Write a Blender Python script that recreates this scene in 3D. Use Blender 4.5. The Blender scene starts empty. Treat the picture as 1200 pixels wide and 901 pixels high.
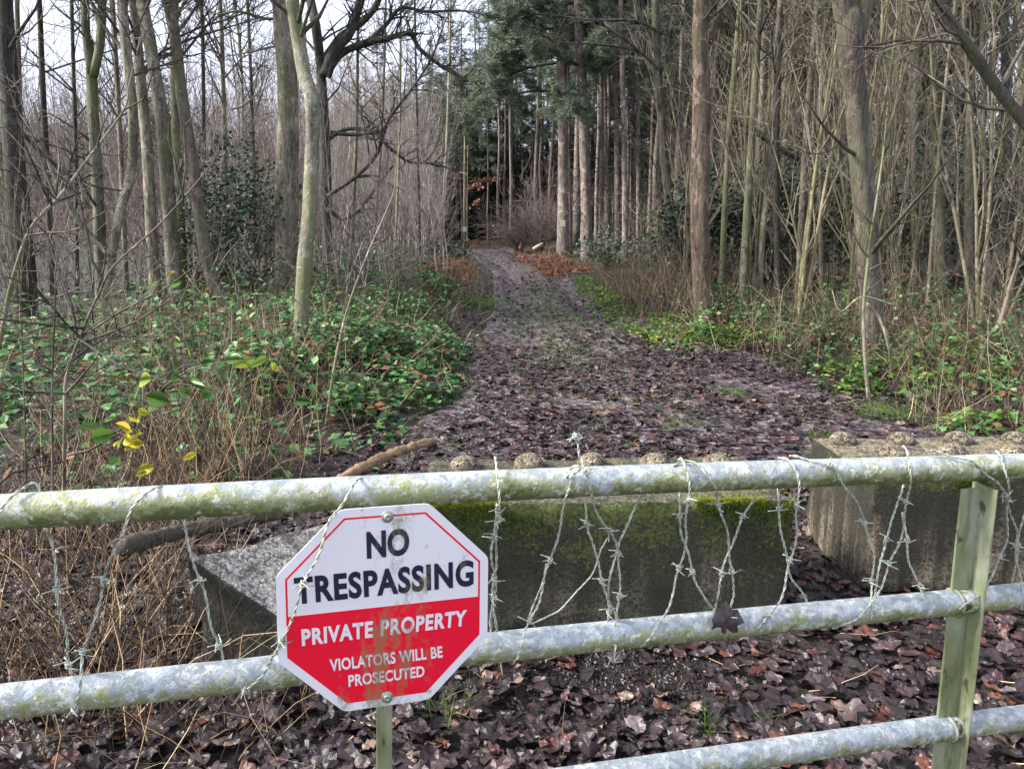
import bpy, math, random
import numpy as np
from mathutils import Matrix, Vector
S = bpy.context.scene
COL = S.collection
RNG = np.random.default_rng(7)
random.seed(7)
rad = math.radians

# ------------------------------------------------------------------ camera
PITCH = rad(11.4); FPX = 900.0
CAM = np.array([0.0, 0.0, 1.6])
cd = bpy.data.cameras.new('camera'); cam = bpy.data.objects.new('camera', cd); COL.objects.link(cam)
cam.location = CAM; cam.rotation_euler = (math.pi/2-PITCH, 0, 0)
cd.sensor_width = 36; cd.lens = 36*FPX/1200; cd.clip_start = .02; cd.clip_end = 2000
S.camera = cam
# ------------------------------------------------------------------ world + sun
SUN_AZ, SUN_EL = rad(-100), rad(38)
w = bpy.data.worlds.new('World'); S.world = w; w.use_nodes = True
nt = w.node_tree; nt.nodes.clear()
out = nt.nodes.new('ShaderNodeOutputWorld'); bg = nt.nodes.new('ShaderNodeBackground')
sky = nt.nodes.new('ShaderNodeTexSky'); sky.sky_type = 'NISHITA'; sky.sun_disc = False
sky.sun_elevation = SUN_EL; sky.sun_rotation = SUN_AZ; sky.dust_density = 3; sky.air_density = 1.2
mx = nt.nodes.new('ShaderNodeMix'); mx.data_type = 'RGBA'
tc = nt.nodes.new('ShaderNodeTexCoord'); nz = nt.nodes.new('ShaderNodeTexNoise')
nz.inputs['Scale'].default_value = 2.2; nz.inputs['Detail'].default_value = 6
mr = nt.nodes.new('ShaderNodeMapRange'); mr.inputs[1].default_value = .3; mr.inputs[2].default_value = .7
mr.inputs[3].default_value = .62; mr.inputs[4].default_value = .95
nt.links.new(tc.outputs['Generated'], nz.inputs['Vector']); nt.links.new(nz.outputs['Fac'], mr.inputs[0])
nt.links.new(mr.outputs[0], mx.inputs[0]); nt.links.new(sky.outputs[0], mx.inputs[6])
mx.inputs[7].default_value = (5.4, 5.7, 6.9, 1)
nt.links.new(mx.outputs[2], bg.inputs[0]); bg.inputs[1].default_value = .1
nt.links.new(bg.outputs[0], out.inputs[0])
sd = bpy.data.lights.new('sun', 'SUN'); sd.energy = 3.9; sd.angle = rad(14); sd.color = (1, .95, .87)
sun = bpy.data.objects.new('sun', sd); COL.objects.link(sun)
sv = Vector((math.sin(SUN_AZ)*math.cos(SUN_EL), math.cos(SUN_AZ)*math.cos(SUN_EL), math.sin(SUN_EL)))
sun.rotation_euler = sv.to_track_quat('Z', 'Y').to_euler(); sun.location = sv*30
S.view_settings.view_transform = 'Standard'; S.view_settings.look = 'None'
S.view_settings.exposure = 1.34; S.view_settings.gamma = 1
S.render.engine = 'CYCLES'
S.cycles.max_bounces = 6

# ------------------------------------------------------------------ view maths (photo pixel -> place in the world)
CF = np.array([0, math.cos(PITCH), -math.sin(PITCH)]); CU = np.array([0, math.sin(PITCH), math.cos(PITCH)])
def ray(px, py): return np.array([(px-600)/FPX, 0, 0]) + CF - CU*(py-450.5)/FPX
def on_plane(px, py, P, N):
    d = ray(px, py); return CAM + d*(((P-CAM)@N)/(d@N))
def at_Y(px, py, Y):
    d = ray(px, py); return CAM + d*(Y/d[1])

# ------------------------------------------------------------------ noise and ground
def _h(ix, iy, s):
    n = (ix*374761393 + iy*668265263 + s*1442695041) & 0xffffffff
    n = ((n ^ (n >> 13))*1274126177) & 0xffffffff
    return ((n ^ (n >> 16)) & 0xffff)/65535.0
def vn(x, y, s=0):
    x = np.asarray(x, float); y = np.asarray(y, float)
    ix = np.floor(x).astype(np.int64); iy = np.floor(y).astype(np.int64)
    fx = x-ix; fy = y-iy; fx = fx*fx*(3-2*fx); fy = fy*fy*(3-2*fy)
    return (_h(ix,iy,s)*(1-fx)+_h(ix+1,iy,s)*fx)*(1-fy)+(_h(ix,iy+1,s)*(1-fx)+_h(ix+1,iy+1,s)*fx)*fy
def fbm(x, y, s=0, o=3):
    r = 0; a = .5
    for i in range(o): r = r + a*vn(x*2**i, y*2**i, s+i); a *= .5
    return r
def sstep(a, b, x):
    t = np.clip((np.asarray(x, float)-a)/(b-a), 0, 1); return t*t*(3-2*t)
PY = [2, 4, 5, 6, 8, 11, 13.6, 19, 25, 33, 42, 55]
PL = [-2.2, -1.5, -1.1, -1.0, -.68, -.62, -.45, -.6, -1.35, -2.6, -7, -16]
PR = [6, 5.6, 5, 4.3, 3.6, 2.9, 1.85, 1.5, .75, .5, -.5, -10]
def pl(Y): return np.interp(Y, PY, PL)
def pr(Y): return np.interp(Y, PY, PR)
def ground(x, y):
    x = np.asarray(x, float); y = np.asarray(y, float)
    r = .75*sstep(6, 26, y)
    L = pl(y); R = pr(y)
    out_l = np.clip(L-x, 0, None); out_r = np.clip(x-R, 0, None)
    near = sstep(4, 8, y)
    bank = (.22*sstep(0, 1.5, out_l)+.18*sstep(0, 2, out_r))*near
    c = (L+R)/2; hw = (R-L)/2; u = (x-c)/np.maximum(hw, .3)
    rut = -.05*np.exp(-((np.abs(u)-.5)/.16)**2)*sstep(6, 10, y)*(1-sstep(30, 40, y))
    bump = (fbm(x*.6, y*.6, 3)-.45)*.16*sstep(4.5, 9, y) + (fbm(x*4, y*4, 9)-.45)*.05
    hill = 13*sstep(28, 110, -x+np.maximum(y-30, 0)*.3)+5*sstep(55, 150, y)+7*sstep(30, 120, x)
    return r+bank+rut+bump+hill
def on_ground(px, py):
    d = ray(px, py); t = .5
    while t < 90:
        p = CAM+d*t
        if p[2] < float(ground(p[0], p[1])): break
        t += .05
    return CAM+d*t

# ------------------------------------------------------------------ mesh collector
class Geo:
    def __init__(s): s.V = []; s.Q = []; s.T = []; s.A = []; s.n = 0
    def add(s, V, Q=None, T=None, a=0.5):
        V = np.asarray(V, float).reshape(-1, 3)
        if Q is not None and len(Q): s.Q.append(np.asarray(Q, np.int64).reshape(-1, 4)+s.n)
        if T is not None and len(T): s.T.append(np.asarray(T, np.int64).reshape(-1, 3)+s.n)
        s.V.append(V); s.A.append(np.broadcast_to(np.asarray(a, float), (len(V),)).copy()); s.n += len(V)
    def mesh(s, name, mat, smooth=True):
        m = bpy.data.meshes.new(name); V = np.concatenate(s.V)
        loops = []; tot = []
        if s.Q: q = np.concatenate(s.Q); loops.append(q.ravel()); tot.append(np.full(len(q), 4))
        if s.T: t = np.concatenate(s.T); loops.append(t.ravel()); tot.append(np.full(len(t), 3))
        loops = np.concatenate(loops); tot = np.concatenate(tot)
        st = np.concatenate([[0], np.cumsum(tot)[:-1]])
        m.vertices.add(len(V)); m.vertices.foreach_set('co', V.astype(np.float32).ravel())
        m.loops.add(len(loops)); m.loops.foreach_set('vertex_index', loops.astype(np.int32))
        m.polygons.add(len(tot)); m.polygons.foreach_set('loop_start', st.astype(np.int32))
        m.polygons.foreach_set('use_smooth', np.full(len(tot), smooth))
        m.update(calc_edges=True)
        at = m.attributes.new('rnd', 'FLOAT', 'POINT'); at.data.foreach_set('value', np.concatenate(s.A).astype(np.float32))
        m.materials.append(mat); return m
def link(name, mesh, parent=None, loc=None):
    o = bpy.data.objects.new(name, mesh); COL.objects.link(o)
    if parent: o.parent = parent
    if loc is not None: o.location = loc
    return o
def tag(o, label=None, cat=None, group=None, kind=None):
    if label: o['label'] = label
    if cat: o['category'] = cat
    if group: o['group'] = group
    if kind: o['kind'] = kind
    return o
def empty(name, loc, label, cat, group=None, rz=0):
    o = bpy.data.objects.new(name, None); COL.objects.link(o); o.location = loc; o.rotation_euler = (0, 0, rz)
    o.empty_display_size = .2
    return tag(o, label, cat, group)

def catmull(P, n, closed=False):
    P = np.asarray(P, float)
    if len(P) == 2: return P[0]+(P[1]-P[0])*np.linspace(0, 1, n)[:, None]
    E = np.vstack([2*P[0]-P[1], P, 2*P[-1]-P[-2]])
    d = np.concatenate([[0], np.cumsum(np.linalg.norm(np.diff(P[:, :3], axis=0), axis=1))])
    ts = np.linspace(0, d[-1], n); i = np.clip(np.searchsorted(d, ts, 'right')-1, 0, len(P)-2)
    t = ((ts-d[i])/np.maximum(d[i+1]-d[i], 1e-9))[:, None]
    a, b, c, e = E[i], E[i+1], E[i+2], E[i+3]
    return .5*(2*b+(c-a)*t+(2*a-5*b+4*c-e)*t*t+(3*b-a-3*c+e)*t**3)
def tube(g, C, R, sides=8, rough=0., a=.5, cap=True, flutes=0., ovals=None):
    C = np.asarray(C, float); K = len(C); R = np.broadcast_to(np.asarray(R, float), (K,))
    T = np.gradient(C, axis=0); T /= np.linalg.norm(T, axis=1)[:, None]+1e-12
    u = np.cross(T[0], [0.13, .99, .05] if abs(T[0][1]) < .9 else [1, 0, .1]); u /= np.linalg.norm(u)
    Us = []
    for i in range(K):
        u = u-T[i]*(u@T[i]); u /= np.linalg.norm(u)+1e-12; Us.append(u)
    Us = np.array(Us); W = np.cross(T, Us)
    th = np.linspace(0, 2*np.pi, sides, endpoint=False)
    rr = R[:, None]*np.ones((K, sides))
    if rough:
        seed = int(RNG.integers(1000)); z = np.arange(K)[:, None]*.6+0*th
        rr = rr*(1+rough*(vn(z*.5, np.cos(th)*2+5+0*z, seed)+vn(z, np.sin(th)*3+5+0*z, seed+1)-1))
    if flutes: rr = rr*(1+flutes*np.sin(th*5+1)[None])
    V = C[:, None]+rr[..., None]*(np.cos(th)[None, :, None]*Us[:, None]+np.sin(th)[None, :, None]*W[:, None])
    V = V.reshape(-1, 3)
    i = np.arange(K-1)[:, None]*sides; j = np.arange(sides)[None]; jn = (j+1) % sides
    Q = np.stack([i+j, i+jn, i+sides+jn, i+sides+j], -1).reshape(-1, 4)
    Tt = []
    if cap:
        V = np.vstack([V, C[0], C[-1]]); b0 = K*sides
        Tt = [(b0, (k+1) % sides, k) for k in range(sides)]+[(b0+1, (K-1)*sides+k, (K-1)*sides+(k+1) % sides) for k in range(sides)]
    g.add(V, Q, Tt, a)
def twigs(g, P, D, L, r0, K=3, sides=3, wander=.25, up=0., taper=.25, a=None, rng=None):
    """N tapering twigs at once; returns centre lines (N,K+1,3) and radii"""
    rng = rng or RNG
    P = np.asarray(P, float); N = len(P)
    if N == 0: return np.zeros((0, K+1, 3)), np.zeros((0, K+1))
    D = np.asarray(D, float).copy(); D /= np.linalg.norm(D, axis=1)[:, None]+1e-9
    L = np.broadcast_to(np.asarray(L, float), (N,)); r0 = np.broadcast_to(np.asarray(r0, float), (N,))
    C = [P]; dirs = [D]
    for k in range(K):
        D = D+rng.normal(0, wander, (N, 3))+np.array([0, 0, up])
        D /= np.linalg.norm(D, axis=1)[:, None]+1e-9
        C.append(C[-1]+D*(L/K)[:, None]); dirs.append(D)
    C = np.stack(C, 1); Dr = np.stack(dirs, 1); R = r0[:, None]*np.linspace(1, taper, K+1)[None]
    ref = np.where(np.abs(Dr[..., 2:3]) < .8, np.array([0, 0, 1.]), np.array([1., 0, 0]))
    A = np.cross(Dr, ref); A /= np.linalg.norm(A, axis=2)[..., None]+1e-9; B = np.cross(Dr, A)
    th = np.linspace(0, 2*np.pi, sides, endpoint=False)
    V = C[:, :, None]+R[:, :, None, None]*(np.cos(th)[:, None]*A[:, :, None]+np.sin(th)[:, None]*B[:, :, None])
    base = np.arange(N)[:, None, None]*(K+1)*sides; i = np.arange(K)[None, :, None]*sides
    j = np.arange(sides)[None, None]; jn = (j+1) % sides
    Q = np.stack([base+i+j, base+i+jn, base+i+sides+jn, base+i+sides+j], -1).reshape(-1, 4)
    if a is None: a = rng.random(N)
    g.add(V.reshape(-1, 3), Q, None, np.repeat(np.broadcast_to(a, (N,)), (K+1)*sides))
    return C, R
def spawn(C, R, n, tmin=.2, tmax=1., ang=.9, rng=None, up=.2):
    """n start points/directions along random parents"""
    rng = rng or RNG
    N, K1 = C.shape[:2]; K = K1-1
    ln = np.linalg.norm(C[:, -1]-C[:, 0], axis=1); pi = rng.choice(N, n, p=ln/ln.sum())
    t = rng.uniform(tmin, tmax, n)*K; i = np.minimum(t.astype(int), K-1); f = (t-i)[:, None]
    P = C[pi, i]*(1-f)+C[pi, i+1]*f; T = C[pi, i+1]-C[pi, i]; T /= np.linalg.norm(T, axis=1)[:, None]+1e-9
    S_ = np.cross(T, rng.normal(0, 1, (n, 3))); S_ /= np.linalg.norm(S_, axis=1)[:, None]+1e-9
    D = T*math.cos(ang)+S_*math.sin(ang)+np.array([0, 0, up])
    Rr = R[pi, i]*(1-f[:, 0])+R[pi, i+1]*f[:, 0]
    return P, D, Rr, ln[pi], t/K
def scatter(g, tmpl, P, yaw, tilt, scale, a, tilt_dir=None):
    """copies of a leaf template (V,T)"""
    TV, TT = tmpl; N = len(P)
    if N == 0: return
    cy, sy = np.cos(yaw), np.sin(yaw); V = TV[None]*np.reshape(scale, (-1, 1, 1))
    x = V[..., 0]*cy[:, None]-V[..., 1]*sy[:, None]; y = V[..., 0]*sy[:, None]+V[..., 1]*cy[:, None]; z = V[..., 2]
    td = RNG.uniform(0, 2*np.pi, N) if tilt_dir is None else tilt_dir
    ax, ay = np.cos(td)[:, None], np.sin(td)[:, None]; c, s_ = np.cos(tilt)[:, None], np.sin(tilt)[:, None]
    dot = x*ax+y*ay
    X = x*c+ay*z*s_+ax*dot*(1-c); Y = y*c-ax*z*s_+ay*dot*(1-c); Z = z*c+(ax*y-ay*x)*s_
    W = np.stack([X, Y, Z], -1)+P[:, None]
    T = (TT[None]+np.arange(N)[:, None, None]*len(TV)).reshape(-1, 3)
    g.add(W.reshape(-1, 3), None, T, np.repeat(a, len(TV)))

# leaf templates ------------------------------------------------------------
def lobed(seed, n=16, curl=.42):
    r = np.random.default_rng(seed); th = np.linspace(0, 2*np.pi, n, endpoint=False)+r.normal(0, .08, n); lb = r.choice([0, 3, 5, 5, 4]); ph = r.uniform(0, 6)
    k = (1+.17*np.cos(lb*th+ph)*(lb > 0)+.06*np.cos(9*th+ph))*r.uniform(.78, 1.1, n); asp = r.uniform(.6, .95)
    m = 7; t2 = np.linspace(0, 2*np.pi, m, endpoint=False); ki = r.uniform(.4, .6, m)
    x = np.concatenate([[0], np.cos(t2)*ki*.5, np.cos(th)*k*.5]); y = np.concatenate([[0], np.sin(t2)*ki*.5, np.sin(th)*k*.5])*asp
    fa = r.uniform(0, 6); u_ = x*math.cos(fa)+y*math.sin(fa); w_ = -x*math.sin(fa)+y*math.cos(fa)
    z = curl*(r.uniform(-.3, 1)*u_*u_+r.uniform(-.5, .5)*w_*w_+r.uniform(0, .35)*np.abs(u_))+r.normal(0, .045, len(x)); z -= z.min()
    T = [(0, i+1, (i+1) % m+1) for i in range(m)]; i = j = 0
    while i < m or j < n:
        if j*m <= i*n and j < n: T.append((1+i % m, 1+m+j, 1+m+(j+1) % n)); j += 1
        else: T.append((1+i % m, 1+m+j % n, 1+(i+1) % m)); i += 1
    return np.stack([x, y, z], 1), np.array(T)
def ovate(seed=0, n=8, fold=.18, wr=.36, curl=.1):
    t = np.linspace(0, 1, n//2+1); wdt = np.sin(np.pi*t**.8)*wr
    mid = np.stack([t-.5, 0*t, -curl*(t-.3)**2], 1)
    Lf = mid+np.stack([0*t, wdt, fold*wdt], 1); Rt = mid+np.stack([0*t, -wdt, fold*wdt], 1)
    V = np.vstack([mid, Lf[1:-1], Rt[1:-1]]); m = len(t); T = []
    Li = [0]+list(range(m, m+m-2))+[m-1]; Ri = [0]+list(range(m+m-2, m+2*(m-2)))+[m-1]
    for i in range(m-1):
        for A in (Li, Ri):
            if A[i] != i: T.append((i, i+1, A[i]))
            if A[i+1] != i+1: T.append((A[i], i+1, A[i+1]))
    return V, np.array(T)
MAPLE = [lobed(i) for i in range(8)]
DIAM = (np.array([[-.5, 0, 0], [0, -.33, .05], [.5, 0, -.04], [0, .35, .06]]), np.array([[0, 1, 2], [0, 2, 3]]))
OVATE = ovate(); OVS = ovate(n=4, wr=.4)
def tuft_tmpl(seed, n=7, wdt=.09):
    r = np.random.default_rng(seed); V = []; T = []
    for i in range(n):
        d = r.normal(0, 1, 3); d[2] = abs(d[2])*.6+.1; d /= np.linalg.norm(d)
        s_ = np.cross(d, r.normal(0, 1, 3)); s_ /= np.linalg.norm(s_)
        V += [s_*wdt*.5, -s_*wdt*.5, d]; T.append((3*i, 3*i+1, 3*i+2))
    return np.array(V), np.array(T)
TUFT = [tuft_tmpl(i) for i in range(4)]

# ------------------------------------------------------------------ materials
def nodes(name):
    m = bpy.data.materials.new(name); m.use_nodes = True; n = m.node_tree
    return m, n, n.nodes['Principled BSDF'], n.links.new
def nd(n, t, **k):
    x = n.nodes.new(t)
    for a, b in k.items():
        if a in x.inputs: x.inputs[a].default_value = b
        else: setattr(x, a, b)
    return x
def ramp(n, stops, interp='LINEAR'):
    r = n.nodes.new('ShaderNodeValToRGB'); e = r.color_ramp.elements; r.color_ramp.interpolation = interp
    while len(e) < len(stops): e.new(.5)
    for i, (p, c) in enumerate(stops): e[i].position = p; e[i].color = (*c, 1)
    return r
def noise(n, scale, detail=5, vec=None, rough=.55, dist=0):
    x = nd(n, 'ShaderNodeTexNoise', Scale=scale, Detail=detail, Roughness=rough, Distortion=dist)
    if vec is not None: n.links.new(vec, x.inputs['Vector'])
    return x
def mixc(n, fac, a, b, mode='MIX'):
    x = n.nodes.new('ShaderNodeMix'); x.data_type = 'RGBA'; x.blend_type = mode
    for s_, v in ((0, fac), (6, a), (7, b)):
        if hasattr(v, 'is_linked') or isinstance(v, bpy.types.NodeSocket): n.links.new(v, x.inputs[s_])
        else: x.inputs[s_].default_value = v if s_ == 0 else (*v, 1)
    return x.outputs[2]
def mrange(n, v, a, b, c=0., d=1.):
    x = nd(n, 'ShaderNodeMapRange'); n.links.new(v, x.inputs[0])
    for i, q in enumerate((a, b, c, d)): x.inputs[i+1].default_value = q
    return x.outputs[0]
def math_(n, op, a, b=None):
    x = n.nodes.new('ShaderNodeMath'); x.operation = op
    for i, v in enumerate((a, b)):
        if v is None: continue
        if isinstance(v, bpy.types.NodeSocket): n.links.new(v, x.inputs[i])
        else: x.inputs[i].default_value = v
    return x.outputs[0]
def bump(n, h, s_, d=.02, prev=None):
    b = nd(n, 'ShaderNodeBump', Strength=s_, Distance=d); n.links.new(h, b.inputs['Height'])
    if prev: n.links.new(prev, b.inputs['Normal'])
    return b.outputs[0]
def objco(n, sc=(1, 1, 1)):
    t = n.nodes.new('ShaderNodeTexCoord'); m = nd(n, 'ShaderNodeMapping'); m.inputs['Scale'].default_value = sc
    n.links.new(t.outputs['Object'], m.inputs['Vector']); return m.outputs[0], t
def posco(n, sc=(1, 1, 1)):
    t = n.nodes.new('ShaderNodeNewGeometry'); m = nd(n, 'ShaderNodeMapping'); m.inputs['Scale'].default_value = sc
    n.links.new(t.outputs['Position'], m.inputs['Vector']); return m.outputs[0], t

def bark(name, dark, mid, light, moss=(.09, .11, .03), mossamt=.25, scale=9, stretch=.18, fiss=.6, rough=.85):
    m, n, p, L = nodes(name)
    v, t = posco(n, (scale, scale, scale*stretch))
    a = noise(n, 1.2, 8, v, .65, .6); b = noise(n, 4, 6, v, .6)
    r = ramp(n, [(.3, dark), (.5, mid), (.72, light)]); L(a.outputs['Fac'], r.inputs[0])
    ck = noise(n, 3.2, 7, v, .7); fk = mrange(n, ck.outputs['Fac'], .47, .4, 0, .75)
    c0 = mixc(n, fk, r.outputs[0], tuple(q*.35 for q in dark))
    ll = noise(n, 5.5, 6, posco(n, (1, 1, .8))[0], .7); c0 = mixc(n, mrange(n, ll.outputs['Fac'], .56, .6, 0, .55), c0, tuple(min(1, q*1.15+.02) for q in light))
    v2, _ = posco(n, (1.6, 1.6, .9)); c = noise(n, 1.3, 6, v2, .6)
    f = mrange(n, c.outputs['Fac'], .62-mossamt*.5, .72-mossamt*.3)
    c1 = mixc(n, f, c0, moss)
    sp = noise(n, 22, 3, posco(n)[0], .6); f2 = mrange(n, sp.outputs['Fac'], .62, .68, 0, .45)
    c2 = mixc(n, f2, c1, tuple(min(1, q*1.5+.03) for q in light))
    at = n.nodes.new('ShaderNodeAttribute'); at.attribute_name = 'rnd'
    oi = n.nodes.new('ShaderNodeObjectInfo')
    vr = math_(n, 'ADD', mrange(n, at.outputs['Fac'], 0, 1, .75, 1.2), mrange(n, oi.outputs['Random'], 0, 1, -.15, .18))
    hs = nd(n, 'ShaderNodeHueSaturation'); L(vr, hs.inputs['Value']); L(c2, hs.inputs['Color'])
    L(hs.outputs[0], p.inputs['Base Color']); p.inputs['Roughness'].default_value = rough
    h = math_(n, 'ADD', math_(n, 'ADD', a.outputs['Fac'], ck.outputs['Fac']), math_(n, 'MULTIPLY', b.outputs['Fac'], .4))
    L(bump(n, h, fiss, .03), p.inputs['Normal']); return m
def ramp_leaf(name, stops, rough=.45, spec=.5, oi_amt=0., nscale=0, transl=0.):
    m, n, p, L = nodes(name)
    at = n.nodes.new('ShaderNodeAttribute'); at.attribute_name = 'rnd'; f = at.outputs['Fac']
    if oi_amt:
        oi = n.nodes.new('ShaderNodeObjectInfo')
        f = math_(n, 'FRACT', math_(n, 'ADD', f, oi.outputs['Random']))
    r = ramp(n, stops); L(f, r.inputs[0]); c = r.outputs[0]
    if nscale:
        q = noise(n, nscale, 4, posco(n)[0]); c = mixc(n, mrange(n, q.outputs['Fac'], .35, .7, 0, .7), c, (.03, .022, .02))
        L(bump(n, q.outputs['Fac'], .5, .01), p.inputs['Normal'])
    L(c, p.inputs['Base Color']); p.inputs['Roughness'].default_value = rough; p.inputs['Specular IOR Level'].default_value = spec
    if transl:
        tr = n.nodes.new('ShaderNodeBsdfTranslucent'); L(c, tr.inputs[0]); ms = nd(n, 'ShaderNodeMixShader', Fac=transl)
        ms.inputs[0].default_value = transl; L(p.outputs[0], ms.inputs[1]); L(tr.outputs[0], ms.inputs[2])
        L(ms.outputs[0], n.nodes['Material Output'].inputs['Surface'])
    return m

M = {}
M['grey'] = bark('grey_bark', (.06, .054, .04), (.17, .15, .11), (.33, .29, .22), mossamt=.12)
M['silver'] = bark('silver_bark', (.09, .085, .065), (.22, .21, .165), (.38, .36, .3), (.16, .17, .08), mossamt=.4, scale=9, stretch=.5, fiss=.35)
M['birch'] = bark('birch_bark', (.16, .14, .125), (.36, .33, .3), (.58, .54, .5), mossamt=.05, scale=5, stretch=.6, fiss=.2)
M['birchtwig'] = bark('birch_twigs', (.14, .11, .105), (.3, .25, .235), (.45, .39, .36), mossamt=.05, scale=3, fiss=.1)
M['green'] = bark('mossy_bark', (.05, .05, .035), (.12, .12, .075), (.22, .21, .15), (.11, .13, .05), mossamt=.35)
M['dark'] = bark('dark_bark', (.015, .014, .012), (.04, .036, .03), (.09, .08, .065), (.05, .055, .025), mossamt=.2)
M['brown'] = bark('fissured_brown_bark', (.04, .03, .024), (.125, .1, .08), (.25, .21, .175), (.12, .12, .07), mossamt=.3, scale=14, stretch=.1, fiss=1)
M['redbrown'] = bark('red_brown_bark', (.022, .015, .011), (.105, .075, .055), (.24, .185, .14), (.1, .09, .05), mossamt=.15, scale=13, stretch=.09, fiss=1)
M['pine'] = bark('pine_bark', (.07, .052, .047), (.185, .145, .13), (.34, .29, .27), (.14, .13, .1), mossamt=.1, scale=10, stretch=.25)
M['twig'] = bark('pale_twig_bark', (.06, .048, .035), (.165, .135, .1), (.33, .285, .22), (.13, .13, .06), mossamt=.2, scale=3, fiss=.1)
M['hazel'] = bark('olive_stem_bark', (.07, .065, .035), (.16, .145, .08), (.28, .26, .16), (.16, .18, .06), mossamt=.3, scale=6, fiss=.2)
M['twigdark'] = bark('dark_twig_bark', (.03, .025, .02), (.065, .055, .045), (.12, .1, .08), mossamt=.15, scale=3, fiss=.1)
M['mauve'] = bark('mauve_brown_twigs', (.09, .07, .07), (.17, .135, .13), (.27, .22, .21), (.12, .12, .08), mossamt=.1, scale=1.5, fiss=.05)
M['litter'] = ramp_leaf('wet_dead_leaf', [(0, (.006, .004, .004)), (.3, (.019, .009, .011)), (.6, (.038, .02, .023)), (.78, (.08, .056, .062)), (.86, (.075, .022, .022)), (.93, (.16, .055, .03)), (.95, (.26, .19, .15)), (1, (.13, .115, .14))], .42, .5, nscale=45)
M['litter_piece'] = ramp_leaf('wet_dead_large_leaf', [(0, (.009, .006, .006)), (.3, (.019, .009, .011)), (.58, (.038, .02, .023)), (.76, (.075, .05, .055)), (.85, (.085, .024, .022)), (.9, (.18, .06, .03)), (.94, (.24, .17, .13)), (1, (.13, .115, .14))], .48, .5, oi_amt=1, nscale=45)
M['bramble'] = ramp_leaf('bramble_leaf', [(0, (.012, .03, .012)), (.3, (.03, .095, .028)), (.6, (.06, .185, .045)), (.8, (.11, .25, .08)), (.93, (.26, .36, .16)), (.97, (.28, .3, .1)), (1, (.2, .08, .04))], .5, .4, transl=.15)
M['lime'] = ramp_leaf('young_green_leaf', [(0, (.05, .13, .03)), (.6, (.12, .24, .04)), (.9, (.3, .38, .05)), (1, (.5, .42, .04))], .4, .5, transl=.3)
M['yellow'] = ramp_leaf('yellowing_leaf', [(0, (.2, .28, .03)), (.5, (.5, .47, .03)), (1, (.65, .42, .04))], .4, .5, transl=.3)
M['holly'] = ramp_leaf('holly_leaf', [(0, (.012, .03, .02)), (.5, (.03, .07, .045)), (.85, (.08, .13, .09)), (1, (.16, .22, .16))], .5, .4)
M['needle'] = ramp_leaf('pine_needle', [(0, (.045, .065, .045)), (.5, (.13, .165, .115)), (1, (.28, .33, .24))], .6, .3, transl=.15)
M['needledark'] = ramp_leaf('spruce_needle', [(0, (.012, .024, .018)), (.5, (.03, .055, .038)), (1, (.065, .1, .07))], .6, .3)
M['grass'] = ramp_leaf('grass_blade', [(0, (.04, .1, .02)), (.5, (.09, .2, .03)), (.85, (.16, .28, .05)), (1, (.3, .28, .12))], .5, .4, transl=.2)
M['drygrass'] = ramp_leaf('dry_stem', [(0, (.035, .018, .01)), (.4, (.085, .052, .035)), (.7, (.2, .14, .09)), (.9, (.4, .31, .2)), (.96, (.55, .46, .33)), (1, (.4, .2, .07))], .6, .4)
M['straw'] = ramp_leaf('straw_stem', [(0, (.016, .011, .009)), (.5, (.06, .038, .025)), (.74, (.19, .125, .07)), (.92, (.48, .34, .18)), (1, (.62, .5, .33))], .6, .4)
M['bracken'] = ramp_leaf('dead_bracken', [(0, (.12, .055, .035)), (.5, (.28, .14, .09)), (1, (.42, .26, .18))], .7, .3, transl=.2)
M['gold'] = ramp_leaf('golden_stem', [(0, (.38, .17, .03)), (1, (.55, .28, .07))], .5)
M['moss'] = ramp_leaf('moss', [(0, (.03, .05, .008)), (.5, (.1, .14, .015)), (1, (.3, .32, .03))], .9, .2)

def mat_soil(name, c0, c1, c2, green):
    m, n, p, L = nodes(name); v, t = posco(n)
    a = noise(n, 1.2, 8, v); b = noise(n, 24, 6, v, .7)
    vo = nd(n, 'ShaderNodeTexVoronoi', Scale=17.0); L(v, vo.inputs['Vector'])
    r = ramp(n, [(.1, c0), (.5, c1), (.9, c2)]); sp = n.nodes.new('ShaderNodeSeparateColor'); L(vo.outputs['Color'], sp.inputs[0])
    L(sp.outputs[0], r.inputs[0])
    c = mixc(n, mrange(n, b.outputs['Fac'], .4, .65, 0, .8), r.outputs[0], c0)
    g_ = n.nodes.new('ShaderNodeAttribute'); g_.attribute_name = 'rnd'
    f = math_(n, 'MULTIPLY', mrange(n, a.outputs['Fac'], .42, .62), g_.outputs['Fac'])
    c = mixc(n, f, c, green)
    L(c, p.inputs['Base Color']); p.inputs['Roughness'].default_value = .55
    hh = math_(n, 'ADD', vo.outputs['Distance'], b.outputs['Fac'])
    L(bump(n, hh, .8, .04), p.inputs['Normal']); return m
M['soil'] = mat_soil('forest_floor', (.01, .007, .006), (.028, .019, .017), (.06, .042, .038), (.045, .055, .02))
M['path'] = mat_soil('leafy_mud_path', (.035, .024, .028), (.12, .088, .1), (.27, .215, .24), (.13, .14, .065))

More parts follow.
